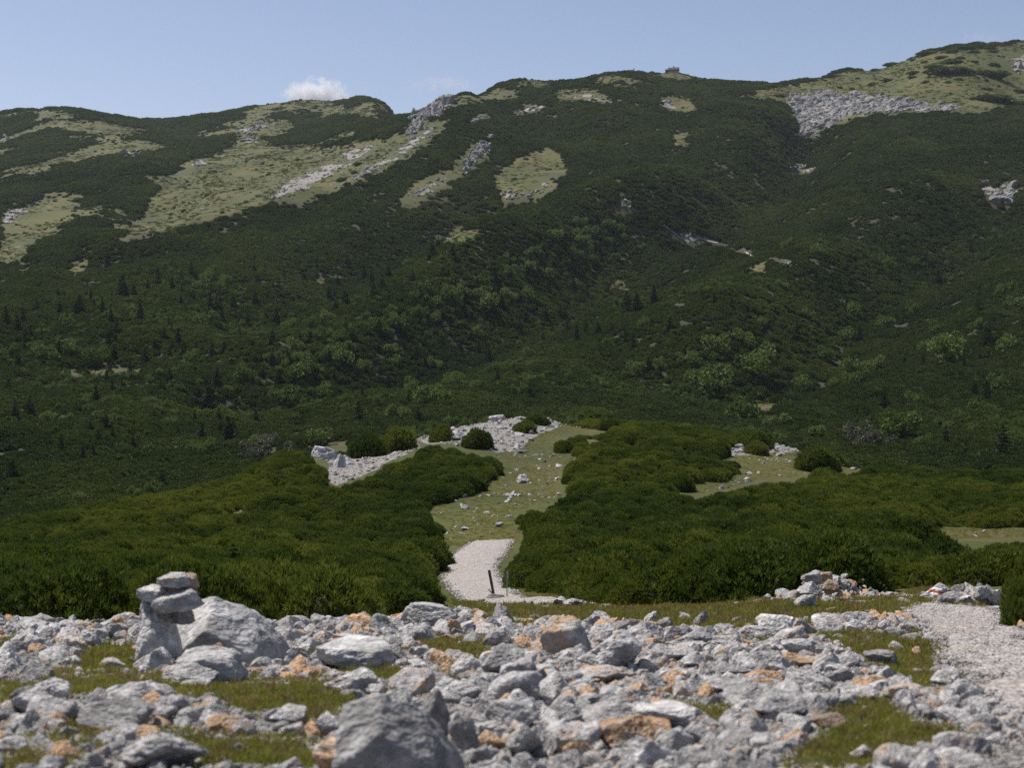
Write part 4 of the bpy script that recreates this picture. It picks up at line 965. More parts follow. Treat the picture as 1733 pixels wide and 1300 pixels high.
for i, (a, b, c, d_, l) in enumerate(BUSH):
    q = cast((a + b) / 2, d_ - 2)[0]; dist = math.hypot(q[0], q[1]); w = (b - a) * dist / F; h = (d_ - c) * dist / F
    k = 1 + 0.35 * w * 0.7 / dist
    obj('dwarf_pine', PINE_N[i % 5], loc=(q[0] * k, q[1] * k, height(q[0] * k, q[1] * k) - 0.05), rot=(0, 0, i * 1.3), scl=(w * .53, w * .42, h * 1.0), label=l, cat='pine bush', group='dwarf pines standing apart on the knoll')
def pine_field(N, r0, r1, power, ph):
    X, Y, Z, r = polar_points(N, r0, r1, ph, power)
    px, py = proj(X, Y, Z)
    big = fbm(X / 7, Y / 7, 3, 101)
    mo = mounds(X, Y, 4.2, 4.6, 171)
    hgt = (0.30 + 0.85 * mo + 0.30 * big + rng.uniform(-.08, .12, len(X))) * (1 + 0.2 * sstep(30, 20, r))
    hgt = np.clip(hgt, 0.26, 1.4); rad = (0.3 + 0.55 * hgt) * rng.uniform(.8, 1.15, len(X))
    _, pt = proj(X, Y, Z + hgt * 1.2); dx = rad * 1.0 * F / r
    jit = fbm(X / 1.5, Y / 1.5, 2, 103) * 5
    o = np.maximum.reduce([open_mid(px, py), open_mid(px, pt), open_mid(px - dx, (py + pt) / 2), open_mid(px + dx, (py + pt) / 2)]) + jit
    strip = np.maximum.reduce([sdf(O_MID[4], px + a * dx, py + (pt * 1.0 - py) * b) for a in (-.8, 0, .8) for b in (0, .25, .5, .75)])
    o = np.maximum(o, np.where(strip > 1, 9, -99))
    pp = np.maximum(sdf(PATH_R, px, py), -1e9)
    k = (o < -1) & (pp < -14) & ~((r < 30) & (px > 560) & (py > 1000)) & ~((r < 25.5) & (px <= 900)) & ~((r < 34) & (px > 1500) & (py > 985))
    return X[k], Y[k], Z[k], r[k], rad[k], hgt[k], px[k], py[k]
X, Y, Z, r, rad, hgt, px, py = pine_field(30000, 22, 215, 0.75, 0.40)
# the 150 that show largest stand as single bushes, the rest is one thicket
infr = (px > 0) & (px < IW) & (py > 700) & (py < 1075)
size = np.where(infr, rad / r, 0); size[(r < 24)] *= 1.0
order = np.argsort(-size); sel = []; taken = []
for i in order:
    if len(sel) >= 150 or size[i] <= 0: break
    if all((X[i] - X[j]) ** 2 + (Y[i] - Y[j]) ** 2 > (0.8 * (rad[i] + rad[j])) ** 2 for j in sel): sel.append(i)
for i in sel:
    zone = 'left thicket behind the rubble' if px[i] < 800 else 'right thicket behind the meadow'
    obj('dwarf_pine', PINE_N[random.randrange(5)], loc=(X[i], Y[i], Z[i] - 0.05), rot=(0, 0, random.uniform(0, 6.28)), scl=(rad[i] * 1.05, rad[i], hgt[i] * 1.05),
        label='dwarf pine fronting the ' + zone.split(' ')[0] + ' thicket', cat='pine bush', group='dwarf pines of the ' + zone)
rest = np.ones(len(X), bool); rest[sel] = False
X, Y, Z, rad, hgt = X[rest], Y[rest], Z[rest], rad[rest], hgt[rest]; N = len(X)
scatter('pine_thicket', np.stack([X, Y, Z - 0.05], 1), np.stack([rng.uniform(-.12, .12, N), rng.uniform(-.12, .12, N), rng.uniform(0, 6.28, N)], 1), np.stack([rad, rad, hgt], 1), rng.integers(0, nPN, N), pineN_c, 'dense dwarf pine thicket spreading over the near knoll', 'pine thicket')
# far slope
def far_field(N, r0, r1, smul):
    X, Y, Z, r = polar_points(N, r0, r1, 0.40, 0.25)
    px, py = proj(X, Y, Z)
    big = fbm(X / 16, Y / 26, 3, 111) * 1.25
    mo = mounds(X, Y, 13, 20, 181)
    hgt = (0.6 + 1.0 * mo + 0.4 * big + rng.uniform(-.2, .3, len(X))) * smul * (0.75 + r / 1500)
    hgt = np.clip(hgt, 0.45, 3.6); rad = (0.7 + 0.55 * hgt) * rng.uniform(.95, 1.4, len(X)) * (0.8 + r / 2200)
    _, pt = proj(X, Y, Z + hgt)
    o = np.maximum(open_far(px, py, X, Y), open_far(px, pt, X, Y))
    edge = (o > -1.5) & (o < 7) & (rng.random(len(X)) < 0.30 * (1 - (o + 1.5) / 8.5) ** 1.5)
    shrink = np.where(o > -2.5, rng.uniform(.3, .62, len(X)), 1.0); hgt = hgt * shrink; rad = rad * shrink
    hutgap = (np.abs(px - 1140) < 22) & (r > 1380)
    tr = np.maximum(sdf(TRAIL[0], px, py), np.maximum.reduce([sdf(TRAIL[1], px, pt), sdf(TRAIL[1], px, (py + pt) / 2), sdf(TRAIL[1], px, py)]) - 0.6 + fbm(X / 8, Y / 8, 2, 7) * 4)
    k = ((o < -1.0) | edge | ((rng.random(len(X)) < 0.016) & (fbm(X / 40, Y / 40, 3, 161) > 0.0) & (sdf_any(ROCKP, px, py) < -2))) & (tr < -1.5) & ~hutgap
    return X[k], Y[k], Z[k], rad[k], hgt[k]
X, Y, Z, rad, hgt = far_field(215000, 185, 2000, 1.0); N = len(X)
scatter('pine_slope', np.stack([X, Y, Z - 0.1], 1), np.stack([rng.uniform(-.1, .1, N), rng.uniform(-.1, .1, N), rng.uniform(0, 6.28, N)], 1), np.stack([rad, rad, hgt], 1), rng.integers(0, nPF, N), pineF_c, 'dark dwarf pine scrub covering the whole mountain slope', 'pine scrub')

# single pine clumps on the open meadows of the far slope: (centre, row, width) in the photograph
def c8(x, y, w): return (1100 + x / 2.738, 50 + y / 2.738, w / 2.738)
def c7(x, y, w): return (550 + x / 2.888, 100 + y / 2.888, w / 2.888)
CL = [c8(*a) for a in [(850, 212, 70), (945, 187, 35), (1045, 168, 45), (1125, 150, 80), (1290, 105, 100), (1455, 80, 110), (1580, 80, 45), (1685, 56, 30), (1500, 97, 55), (1585, 95, 45), (1355, 122, 65), (1440, 125, 45), (1500, 143, 45), (1400, 145, 110), (1220, 135, 30), (1275, 143, 35),
      (1320, 168, 90), (1225, 195, 70), (1220, 215, 50), (1400, 190, 220), (1580, 205, 170), (1430, 225, 45), (1280, 237, 35), (1035, 248, 50), (1105, 228, 65), (935, 268, 30), (880, 262, 25), (1560, 270, 60), (1580, 320, 190), (1705, 280, 70), (1605, 300, 55), (600, 300, 60), (1380, 238, 30), (1590, 155, 60), (1690, 340, 110), (680, 250, 40), (360, 248, 30)]]
CL2 = [c7(*a) for a in [(165, 508, 60), (145, 550, 35), (85, 585, 55), (110, 607, 40), (210, 563, 55), (190, 605, 100)]]
for i, (x, y, w_) in enumerate(CL + CL2):
    q = cast(x, y + 3)[0]; dist = math.hypot(q[0], q[1]); w = w_ * dist / F
    up = i < len(CL)
    obj('dwarf_pine', PINE_F[i % 4], loc=(q[0], q[1], q[2] - 0.2), rot=(0, 0, (i % 2) * 3.14), scl=(w * .5, max(w * .38, 3), min(max(1.9, w * .17), 4.5)), cat='pine bush',
        label='dark pine clump on the upper right meadow' if up else 'dark pine clump on the left meadow scree', group='pine clumps on the upper right meadow' if up else 'pine clumps on the left meadow scree')

# spruces: (x, base row, height) in three enlargements of the photograph
def cA(x, y, h): return (x / 2.888, 400 + y / 2.888, h / 2.888)
def cB(x, y, h): return (600 + x / 2.888, 380 + y / 2.888, h / 2.888)
def cC(x, y, h): return (1150 + x / 2.888, 350 + y / 2.888, h / 2.888)
SP = [cA(*a) for a in [(770, 230, 70), (935, 200, 60), (600, 300, 90), (390, 380, 75), (612, 305, 60), (655, 290, 45), (445, 310, 40), (840, 245, 40), (885, 225, 40), (960, 230, 50), (945, 320, 50), (1025, 355, 60), (1075, 360, 55), (1058, 362, 55), (1140, 345, 50), (1245, 320, 45), (1335, 260, 40), (1360, 260, 40), (1485, 225, 40), (1650, 245, 45),
      (1700, 160, 55), (1690, 335, 60), (1640, 370, 50), (1350, 425, 60), (1210, 440, 55), (685, 400, 75), (500, 380, 65), (290, 380, 50), (180, 355, 40), (30, 430, 70), (110, 430, 65), (85, 460, 60), (150, 500, 50), (125, 512, 50), (530, 535, 60), (870, 525, 60), (825, 440, 45), (1035, 590, 60), (960, 575, 45), (1095, 570, 45), (1410, 625, 60), (1330, 620, 50),
      (90, 640, 60), (1060, 735, 80), (785, 760, 50), (805, 775, 50), (520, 710, 45), (470, 805, 60), (40, 750, 60), (75, 900, 80), (145, 880, 70), (1015, 850, 90), (990, 880, 60), (1070, 915, 60), (520, 960, 70), (440, 965, 50), (480, 1020, 60), (300, 1050, 60), (550, 1010, 60), (1115, 1000, 100), (1138, 972, 70), (60, 1190, 80), (405, 1100, 60), (455, 1095, 60), (790, 1240, 80), (650, 1040, 60), (985, 980, 50), (1250, 905, 50), (1690, 490, 70), (1465, 540, 60)]]
SP += [cB(*a) for a in [(380, 160, 60), (480, 165, 50), (540, 150, 40), (410, 120, 50), (165, 265, 50), (45, 260, 45), (90, 345, 60), (135, 310, 50), (120, 550, 70), (718, 415, 60), (630, 445, 50), (535, 440, 50), (950, 345, 50), (1070, 330, 60), (1235, 340, 45), (1330, 440, 90), (1380, 430, 80), (1463, 390, 80), (1040, 420, 40), (835, 480, 60), (810, 545, 60), (965, 530, 40), (1040, 535, 65), (1130, 540, 60), (1085, 575, 70),
      (1190, 540, 50), (1255, 525, 40), (1540, 525, 60), (1360, 610, 60), (515, 620, 45), (605, 635, 60), (655, 680, 70), (570, 570, 50), (300, 645, 40), (125, 790, 90), (165, 800, 60), (310, 800, 80), (1435, 720, 60), (20, 970, 90), (310, 975, 70), (855, 860, 70), (1137, 360, 45)]]
SP += [cC(*a) for a in [(1505, 680, 90), (1000, 990, 90), (1500, 960, 90), (1440, 940, 70), (1580, 1230, 130), (1300, 1170, 80), (255, 510, 50), (880, 660, 60), (1100, 780, 50), (1190, 780, 50), (1425, 230, 50)]]
gs = random.Random(5)
for _ in range(120):
    x = gs.uniform(0, 1733) if gs.random() < .35 else gs.triangular(-20, 900, 330); y = gs.triangular(440, 770, 560)
    if sdf_any([[(520, 790), (866, 690), (1200, 715), (1500, 800), (1733, 800), (1733, 1000), (0, 1000), (0, 870)]], np.array([x]), np.array([y]))[0] < -6: SP.append((x, y, gs.uniform(9, 20)))
def tree(name, crown, trunk, q, h, wmul, rz, label, cat, group):
    e = obj(name, None, loc=(q[0], q[1], q[2] - 0.1), rot=(0, 0, rz), scl=(h * wmul, h * wmul, h), label=label, cat=cat, group=group)
    obj('crown', crown, parent=e); obj('trunk', trunk, parent=e)
    return e
far_q = cast([s[0] for s in SP], [s[1] + 3 for s in SP], 180)
for i, ((x, y, hp), q) in enumerate(zip(SP, far_q)):
    dist = math.hypot(q[0], q[1]); h = (hp * 1.15 + 4.5) * dist / F
    side = 'left' if x < 560 else ('middle' if x < 1150 else 'right'); lvl = 'upper' if y < 530 else 'lower'
    c, t = SPR[i % 4]
    tree('spruce_tree', c, t, q, h, random.uniform(.85, 1.35), i * 1.1, 'dark spruce on the %s %s slope' % (lvl, side), 'spruce', 'spruces on the %s %s slope' % (lvl, side))
# pale young conifers in the left thicket
YC = [(95, 965, 40), (75, 985, 34), (105, 945, 30), (395, 975, 62), (375, 1000, 45), (425, 985, 36), (310, 895, 22), (285, 910, 20), (460, 915, 30), (215, 1020, 50), (140, 1035, 34), (165, 1045, 30), (440, 940, 26), (570, 890, 26), (555, 860, 18), (1185, 905, 24), (1170, 930, 26), (1210, 890, 22)]
for i, (x, y, hp) in enumerate(YC):
    q = cast(x, y + 14)[0]; dist = math.hypot(q[0], q[1]); h = (hp + 12) * dist / F
    c, t = SPRL[i % 2]
    tree('young_larch', c, t, q, h, 1.25, i * 1.7, 'pale young conifer in the %s pine thicket' % ('left' if x < 800 else 'right'), 'conifer', 'young conifers in the %s thicket' % ('left' if x < 800 else 'right'))
# broadleaf shrubs
SH = [cA(*a) for a in [(1385, 830, 120), (1570, 800, 100), (930, 630, 100), (470, 630, 110), (220, 610, 100), (650, 385, 60), (545, 405, 60), (1100, 240, 60), (1020, 225, 70), (1640, 630, 120), (1680, 580, 100), (235, 925, 80), (830, 935, 70), (1000, 1080, 100), (1240, 1040, 100), (1570, 1020, 110), (910, 1060, 100), (740, 1080, 80), (330, 440, 70), (700, 830, 60), (1480, 700, 120), (1180, 715, 90), (1000, 440, 100), (950, 380, 60), (340, 590, 80), (50, 610, 80)]]
SH += [cB(*a) for a in [(460, 375, 90), (390, 410, 80), (640, 410, 110), (750, 385, 80), (850, 365, 80), (930, 275, 80), (600, 300, 70), (180, 510, 90), (330, 330, 70), (270, 215, 60), (1080, 310, 60), (1150, 200, 60), (380, 880, 140), (490, 790, 100), (280, 825, 80), (390, 715, 70), (210, 700, 80), (1370, 740, 90), (1690, 800, 130), (1640, 695, 90), (1480, 695, 60), (1240, 600, 60), (850, 650, 60), (690, 740, 70), (220, 960, 100), (40, 735, 80), (1420, 500, 60), (1290, 410, 60), (1410, 130, 50), (760, 700, 50)]]
SH += [cC(*a) for a in [(140, 930, 200), (380, 840, 180), (580, 910, 130), (180, 715, 120), (310, 680, 90), (620, 555, 70), (830, 525, 90), (1000, 605, 90), (820, 655, 90), (1250, 635, 80), (1320, 690, 100), (1300, 780, 170), (1195, 715, 70), (950, 815, 100), (820, 820, 110), (850, 880, 80), (1145, 970, 70), (1450, 1020, 80), (1560, 895, 100), (1080, 1140, 190), (1200, 1170, 80), (290, 1060, 130), (470, 1080, 110), (680, 1130, 80), (670, 240, 70), (530, 205, 50), (380, 250, 50), (1140, 300, 60), (1010, 310, 80), (500, 410, 60), (1620, 700, 110), (1640, 500, 80), (1600, 430, 80), (1660, 1170, 80)]]
for _ in range(150):
    if gs.random() < .72:
        t = gs.random(); x = 1060 - 580 * t + gs.gauss(0, 26); y = 385 + 235 * t + gs.gauss(0, 16)
    else: x = gs.uniform(0, 1733); y = gs.triangular(470, 700, 580)
    if y < 690: SH.append((x, y, gs.uniform(10, 26)))
NG = len(SH); SH += [cA(1310, 1075, 140), cA(1240, 1100, 90), cC(880, 1180, 140), cC(960, 1170, 100)]
far_q = cast([s[0] for s in SH], [s[1] for s in SH], 180)
for i, ((x, y, wp), q) in enumerate(zip(SH, far_q)):
    dist = math.hypot(q[0], q[1]); w = wp * dist / F
    side = 'left' if x < 560 else ('middle' if x < 1150 else 'right'); lvl = 'upper' if y < 560 else 'lower'
    lv, stm = (SHB[i % 4] if i < NG else SHG[0])
    e = obj('broadleaf_shrub', None, loc=(q[0], q[1], q[2]), rot=(0, 0, i), scl=(w * .56, w * .56, w * random.uniform(.55, .75)), cat='shrub',
            label=('light green shrub on the %s %s slope' % (lvl, side)) if i < NG else 'greyish shrub behind the %s knoll end' % ('left' if x < 800 else 'right'),
            group=('leafy shrubs on the %s %s slope' % (lvl, side)) if i < NG else 'greyish shrubs behind the knoll')
    obj('foliage', lv, parent=e); obj('stems', stm, parent=e)
# thin young growth between them, too much to count
X, Y, Z, r = polar_points(15000, 215, 760, 0.38, 0.4)
px, py = proj(X, Y, Z); f = fbm(X / 55, Y / 55, 3, 131); k = (f > 0.05) & (open_far(px, py, X, Y) < -2) & (rng.random(len(X)) < .55)
X, Y, Z = X[k], Y[k], Z[k]; N = len(X)
shr_c, nsh = variant_set('slope_shrub', [a for a, b in SHB])
sz = rng.uniform(.5, 1.25, N)
scatter('slope_shrubbery', np.stack([X, Y, Z + 0.5], 1), rnd_rot(N, .15), np.stack([sz, sz, sz * rng.uniform(.8, 1.4, N)], 1), rng.integers(0, nsh, N), shr_c, 'light green undergrowth mixed into the pine scrub', 'undergrowth')

# ------------------------------------------------------------------ grass
def tuft(seed, n, L, w, mat, spread):
    g = np.random.default_rng(seed); a = g.uniform(0, 6.28, n); rr = spread * np.sqrt(g.random(n))
    O = np.stack([np.cos(a) * rr, np.sin(a) * rr, np.full(n, -0.01)], 1)
    D = np.stack([g.normal(0, .45, n), g.normal(0, .45, n), np.ones(n)], 1); D /= np.linalg.norm(D, axis=1)[:, None]
    V, Fq = blades_mesh('tuft', O, D, g.uniform(.6, 1.2, n) * L, np.full(n, w), mat, 0, 1, seed, 0.15)
    return mesh_np('grass_tuft', V, Fq, [mat])
TUF = [tuft(200 + i, 36, 0.055, 0.005, GRASS, 0.065) for i in range(4)] + [tuft(210, 26, 0.075, 0.005, GRASS_D, 0.05)]
tuf_c, ntf = variant_set('turf_tuft', TUF)
GRASS_H = mat_leaf('high_meadow_grass', [(0.15, (0.034, 0.050, 0.007)), (0.5, (0.060, 0.070, 0.010)), (0.85, (0.102, 0.090, 0.022))], 0.3, spread=0.35, big=0.05, patch=0.015)
hum_c, nhm = variant_set('meadow_tuft', [tuft(220 + i, 30, 0.05, 0.022, GRASS_H, 0.07) for i in range(5)])
X, Y, Z, r = polar_points(95000, 3.6, 40, 0.42, 0.25)
px, py = proj(X, Y, Z); g = sdf_any(G_FORE, px, py); om = open_mid(px, py); cl = fbm(X / .8, Y / .8, 3, 141)
k = ((g + cl * 30 > -7) & (r < 32)) | ((r < 20) & (g > -30) & (cl > 0.33)) | ((r >= 32) & (om > 2))
k &= (sdf(PATH_R, px, py) < 0) & (sdf(PATH_C, px, py) < 0)
X, Y, Z, r = X[k], Y[k], Z[k], r[k]; N = len(X); sz = rng.uniform(.6, 1.3, N) * np.clip(r / 10, .85, 2.0)
scatter('turf_grass', np.stack([X, Y, Z], 1), rnd_rot(N, .15), np.stack([sz, sz, sz * rng.uniform(.6, 1.2, N)], 1), np.where(rng.random(N) < .88, rng.integers(0, 4, N), 4), tuf_c, 'short alpine grass growing between the foreground stones', 'grass')

X, Y, Z, r = polar_points(70000, 32, 165, 0.38, 0.3)
px, py = proj(X, Y, Z); k = (open_mid(px, py) > 0) & (sdf(PATH_C, px, py) < 0) & (sdf_any(SCREE_MID, px, py) < 2)
X, Y, Z, r = X[k], Y[k], Z[k], r[k]; N = len(X); sz = rng.uniform(1.2, 2.6, N)
scatter('meadow_grass', np.stack([X, Y, Z], 1), rnd_rot(N, .15), np.stack([sz, sz, sz * rng.uniform(.5, 1.3, N)], 1), np.where(rng.random(N) < .86, rng.integers(0, 4, N), 4), tuf_c, 'cropped grass of the knoll meadow', 'grass')
X, Y, Z, r = polar_points(120000, 300, 1950, 0.37, 0.5)
px, py = proj(X, Y, Z); k = (open_far(px, py, X, Y) > -1) & (px > -80) & (px < 1810) & (fbm(X / 22, Y / 30, 4, 155) + rng.uniform(-.35, .35, len(X)) > 0.0) & (sdf_any(ROCKP, px, py) < 1)
X, Y, Z, r = X[k], Y[k], Z[k], r[k]; N = len(X); sz = rng.uniform(9, 24, N) * (0.6 + r / 2400)
scatter('meadow_hummocks', np.stack([X, Y, Z], 1), rnd_rot(N, .15), np.stack([sz * 1.4, sz, sz * rng.uniform(.3, .9, N)], 1), np.where(rng.random(N) < .8, rng.integers(0, 4, N), 4), hum_c, 'tussocky grass of the high mountain meadows', 'grass')
X, Y, Z, r = polar_points(22000, 420, 1950, 0.38, 0.4)
px, py = proj(X, Y, Z); k = (open_far(px, py, X, Y) > 2) & (fbm(X / 30, Y / 40, 4, 151) > 0.06)
X, Y, Z, r = X[k], Y[k], Z[k], r[k]; N = len(X); sz = np.clip(np.exp(rng.normal(-1.15, .5, N)), .15, 1.2)
scatter('meadow_stones', np.stack([X, Y, Z], 1), rnd_rot(N), sz[:, None] * np.stack([rng.uniform(.9, 1.5, N), rng.uniform(.7, 1, N), rng.uniform(.4, .8, N)], 1), pick_cols(N, len(SMLR), [2, .5, 7, 1, .1]), stone_c, 'grey stones strewn over the mountain meadows', 'stones')

# ------------------------------------------------------------------ rock outcrops of the far slope
def outcrop(label, poly, n_, s0, seed, tall=1.0):
    P = np.array(poly, float); lo, hi = P.min(0), P.max(0); g = np.random.default_rng(seed)
    pts = []
    while len(pts) < n_:
        c = np.stack([g.uniform(lo[0], hi[0], 200), g.uniform(lo[1], hi[1], 200)], 1)
        c = c[sdf(P, c[:, 0], c[:, 1]) > -1.0]; pts += list(c)
    pts = np.array(pts[:n_])
    # cast on a small set of columns and rows, then spread
    Q = cast(pts[:, 0], pts[:, 1], 180) if n_ <= 60 else None
    if Q is None:
        nb_ = min(n_, 240); base = cast(pts[:nb_, 0], pts[:nb_, 1], 180); jit = g.integers(0, nb_, n_)
        Q = base[jit] + np.stack([g.normal(0, 5, n_), g.normal(0, 9, n_), np.zeros(n_)], 1); Q[:nb_] = base
        Q[:, 2] = height(Q[:, 0], Q[:, 1]); px, py = proj(Q[:, 0], Q[:, 1], Q[:, 2])
        Q = Q[sdf(P, px, py) > -2]
    Vs = []; Fs = []; o = 0
    for i, q in enumerate(Q):
        V, Fc = rock_verts(2 if s0 > 2.5 else 1, seed * 1000 + i % 9, planes=9, soft=30, rough=0.2)
        s = s0 * math.exp(g.normal(-.25, .5)) * 0.62; a = g.uniform(0, 6.28) if tall != 1.3 else g.normal(.35, .3); bed = g.uniform(1.0, 1.9) if tall == 1.3 else 1.0; ca, sa = math.cos(a), math.sin(a)
        V = V * np.array([s * g.uniform(.9, 1.5) * bed, s, s * g.uniform(.6, 1.25) * tall]); V = np.stack([V[:, 0] * ca - V[:, 1] * sa, V[:, 0] * sa + V[:, 1] * ca, V[:, 2]], 1)
        V *= 0.72; Vs.append(V + q - Q[0] + np.array([0, 0, s * (.1 if tall != 1.3 else -.25)])); Fs.append(Fc + o); o += len(V)
    me = mesh_np('rock_outcrop', np.concatenate(Vs), np.concatenate(Fs), [ROCKFAR])
    obj('rock_outcrop', me, loc=Q[0], label=label, cat='rock outcrop')
def mat_rockfar():
    k = NT('far_limestone'); geo = k.n('ShaderNodeNewGeometry'); p = geo.outputs['Position']
    n1 = k.noise(0.25, 8, 0.7, p); n2 = k.noise(1.2, 6, 0.7, p)
    c = k.ramp(n1, [(0.3, (0.15, 0.148, 0.148)), (0.52, (0.26, 0.255, 0.25)), (0.72, (0.37, 0.36, 0.35))])
    c = k.mix(k.ramp(geo.outputs['Random Per Island'], [(0.0, 0.0), (1.0, 0.5)]), c, (0.30, 0.28, 0.26))
    k.base(c); k.bump(k.math('ADD', n1, n2), 1.0, 1.2)
    return k.m
ROCKFAR = mat_rockfar()
for i, (l, p, n_, s0) in enumerate(ROCK_FAR):
    outcrop(l, p, n_, s0, 20 + i, 1.3 if i == 0 else (1.4 if i in (1, 2) else 1.0))

# ------------------------------------------------------------------ stone cross, posts, hut
def box(x0, x1, y0, y1, z0, z1):
    V = [(x0, y0, z0), (x1, y0, z0), (x1, y1, z0), (x0, y1, z0), (x0, y0, z1), (x1, y0, z1), (x1, y1, z1), (x0, y1, z1)]
    Fc = [(0, 3, 2, 1), (4, 5, 6, 7), (0, 1, 5, 4), (1, 2, 6, 5), (2, 3, 7, 6), (3, 0, 4, 7)]
    return V, Fc
def boxes(name, bs, mat):
    Vs = []; Fs = []
    for b in bs:
        V, Fc = box(*b); o = len(Vs); Vs += V; Fs += [tuple(i + o for i in f) for f in Fc]
    return mesh_np(name, np.array(Vs), Fs, [mat])
cq = cast(868, 843)[0]
cross = obj('stone_cross', None, loc=cq, label='cross of white stones laid flat on the knoll meadow', cat='stone cross')
A = cast(858, 852)[0]; B = cast(870, 834)[0]; C1 = cast(854, 840)[0]; C2 = cast(883, 840)[0]
for (P, Q, n_) in ((A, B, 11), (C1, C2, 9)):
    for i in range(n_):
        t = (i + .5) / n_; x = P[0] + (Q[0] - P[0]) * t + random.gauss(0, .03); y = P[1] + (Q[1] - P[1]) * t + random.gauss(0, .05)
        o = obj('stone', random.choice(SMLR), parent=cross, loc=(x - cq[0], y - cq[1], height(x, y) - cq[2] + 0.05), rot=(0, 0, random.uniform(0, 6)), scl=(random.uniform(.12, .2), random.uniform(.12, .17), .11)); o['tone'] = (0.0, 1.15, 0.0)
def rod(name, p0, p1, a, b, mat, parent):
    p0 = Vector(p0); p1 = Vector(p1); L = (p1 - p0).length
    V, Fc = box(-a, a, -b, b, 0, L); me = mesh_np(name, np.array(V), Fc, [mat])
    o = obj(name, me, parent=parent, loc=p0, rot=(p1 - p0).to_track_quat('Z', 'Y').to_euler()); return o
pq = cast(837, 1010)[0]; s = math.hypot(pq[0], pq[1]) / F
post = obj('wooden_post', None, loc=pq, label='dark weathered wooden post leaning left beside the gravel path', cat='post')
rod('shaft', (0, 0, -0.1), (-9.5 * s, 0, 45 * s), 2.7 * s, 2.2 * s, WOOD, post)
rod('brace', (-0.5 * s, -0.03, 1.5 * s), (-10 * s, -0.03, 12 * s), 0.8 * s, 0.8 * s, WOOD, post)
pq = cast(858, 1014)[0]; s = math.hypot(pq[0], pq[1]) / F
pole = obj('marker_pole', None, loc=pq, label='thin grey metal marker pole right of the leaning post', cat='pole')
rod('shaft', (0, 0, -0.1), (0, 0, 47 * s), .9 * s, .9 * s, METAL, pole); rod('plate', (1.1 * s, -0.012, 34 * s), (1.1 * s, -0.012, 48 * s), 1.6 * s, .25 * s, METAL, pole)
pq = cast(921, 900)[0]; s = math.hypot(pq[0], pq[1]) / F
pole = obj('marker_pole', None, loc=pq, label='thin grey marker pole at the edge of the upper right thicket', cat='pole')
rod('shaft', (0, 0, -0.1), (0, 0, 28 * s), .6 * s, .6 * s, METAL, pole); rod('cap', (0, 0, 28 * s), (0, 0, 29 * s), .9 * s, .9 * s, METAL, pole)
# hut on the summit
HW = mat_plain('dark_shingle_wall', (0.035, 0.03, 0.03), (0.07, 0.058, 0.055), 1.5, stretch=(1, 1, 4)); HR = mat_plain('dark_grey_roof', (0.014, 0.014, 0.016), (0.028, 0.028, 0.031), 1.2, 0.6)
HG = NT('window_glass'); HG.b.inputs['Base Color'].default_value = (0.03, 0.035, 0.045, 1); HG.b.inputs['Roughness'].default_value = 0.1; HG.b.inputs['Specular IOR Level'].default_value = 0.5; HG = HG.m
HF = mat_plain('pale_window_frame', (0.5, 0.48, 0.45), (0.62, 0.6, 0.57), 3); HB = mat_plain('rubble_stone_base', (0.2, 0.19, 0.18), (0.38, 0.36, 0.34), 1.5)
def skyline(px, r0=1250, r1=1700):
    ph = phi_t(px, 120)[0]; rr = np.linspace(r0, r1, 400); z = height(rr * np.sin(ph), rr * np.cos(ph)); i = int(np.argmax(z / rr))
    return (rr[i] * math.sin(ph), rr[i] * math.cos(ph), z[i])
hut_p = skyline(1140); hut_p = (hut_p[0], hut_p[1], hut_p[2] + 0.5)
hut = obj('mountain_hut', None, loc=hut_p, rot=(0, 0, R(-14)), scl=(.62, .62, .66), label='dark mountain hut with a gabled roof on the summit skyline', cat='hut')
obj('stone_base', boxes('stone_base', [(-8.2, 8.2, -4.2, 4.2, -2.5, 1.0)], HB), parent=hut)
wallm = obj('wall', boxes('wall', [(-8, 8, -4, 4, 1.0, 3.6)], HW), parent=hut)
def gable(name, x0, x1, hy, z0, z1, mat, parent, th=.22):
    V = [(x0, -hy, z0), (x1, -hy, z0), (x1, 0, z1), (x0, 0, z1), (x0, hy, z0), (x1, hy, z0)]
    V = V + [(x, y, z - th) for x, y, z in V]
    Fc = [(0, 1, 2, 3), (3, 2, 5, 4), (7, 6, 9, 8), (8, 9, 10, 11), (0, 6, 7, 1), (5, 11, 10, 4), (1, 7, 8, 2), (2, 8, 11, 5), (6, 0, 3, 9), (9, 3, 4, 10)]
    return obj(name, mesh_np(name, np.array(V), Fc, [mat]), parent=parent)
roof = gable('roof', -8.8, 8.6, 5.0, 3.3, 7.2, HR, hut)
gm = mesh_np('gable_wall', np.array([(7.9, -4, 3.6), (7.9, 4, 3.6), (7.9, 0, 6.7), (-7.9, -4, 3.6), (-7.9, 4, 3.6), (-7.9, 0, 6.7), (7.6, -4, 3.6), (7.6, 4, 3.6), (7.6, 0, 6.7), (-7.6, -4, 3.6), (-7.6, 4, 3.6), (-7.6, 0, 6.7)]), [(0, 1, 2), (3, 5, 4), (6, 8, 7), (9, 10, 11), (0, 2, 8, 6), (1, 7, 8, 2), (3, 9, 11, 5), (4, 5, 11, 10)], [HW])
obj('gable_wall', gm, parent=hut)
obj('chimney', boxes('chimney', [(-.6, .7, -.6, .6, 6.2, 8.9), (-.75, .85, -.75, .75, 8.9, 9.15)], HB), parent=roof)
for i in range(5):
    x = -6 + i * 3.0
    w = obj('window', boxes('window', [(x - .6, x + .6, -4.08, -3.98, 1.6, 2.9)], HF), parent=hut); obj('pane', boxes('pane', [(x - .45, x + .45, -4.11, -4.085, 1.75, 2.75)], HG), parent=w)
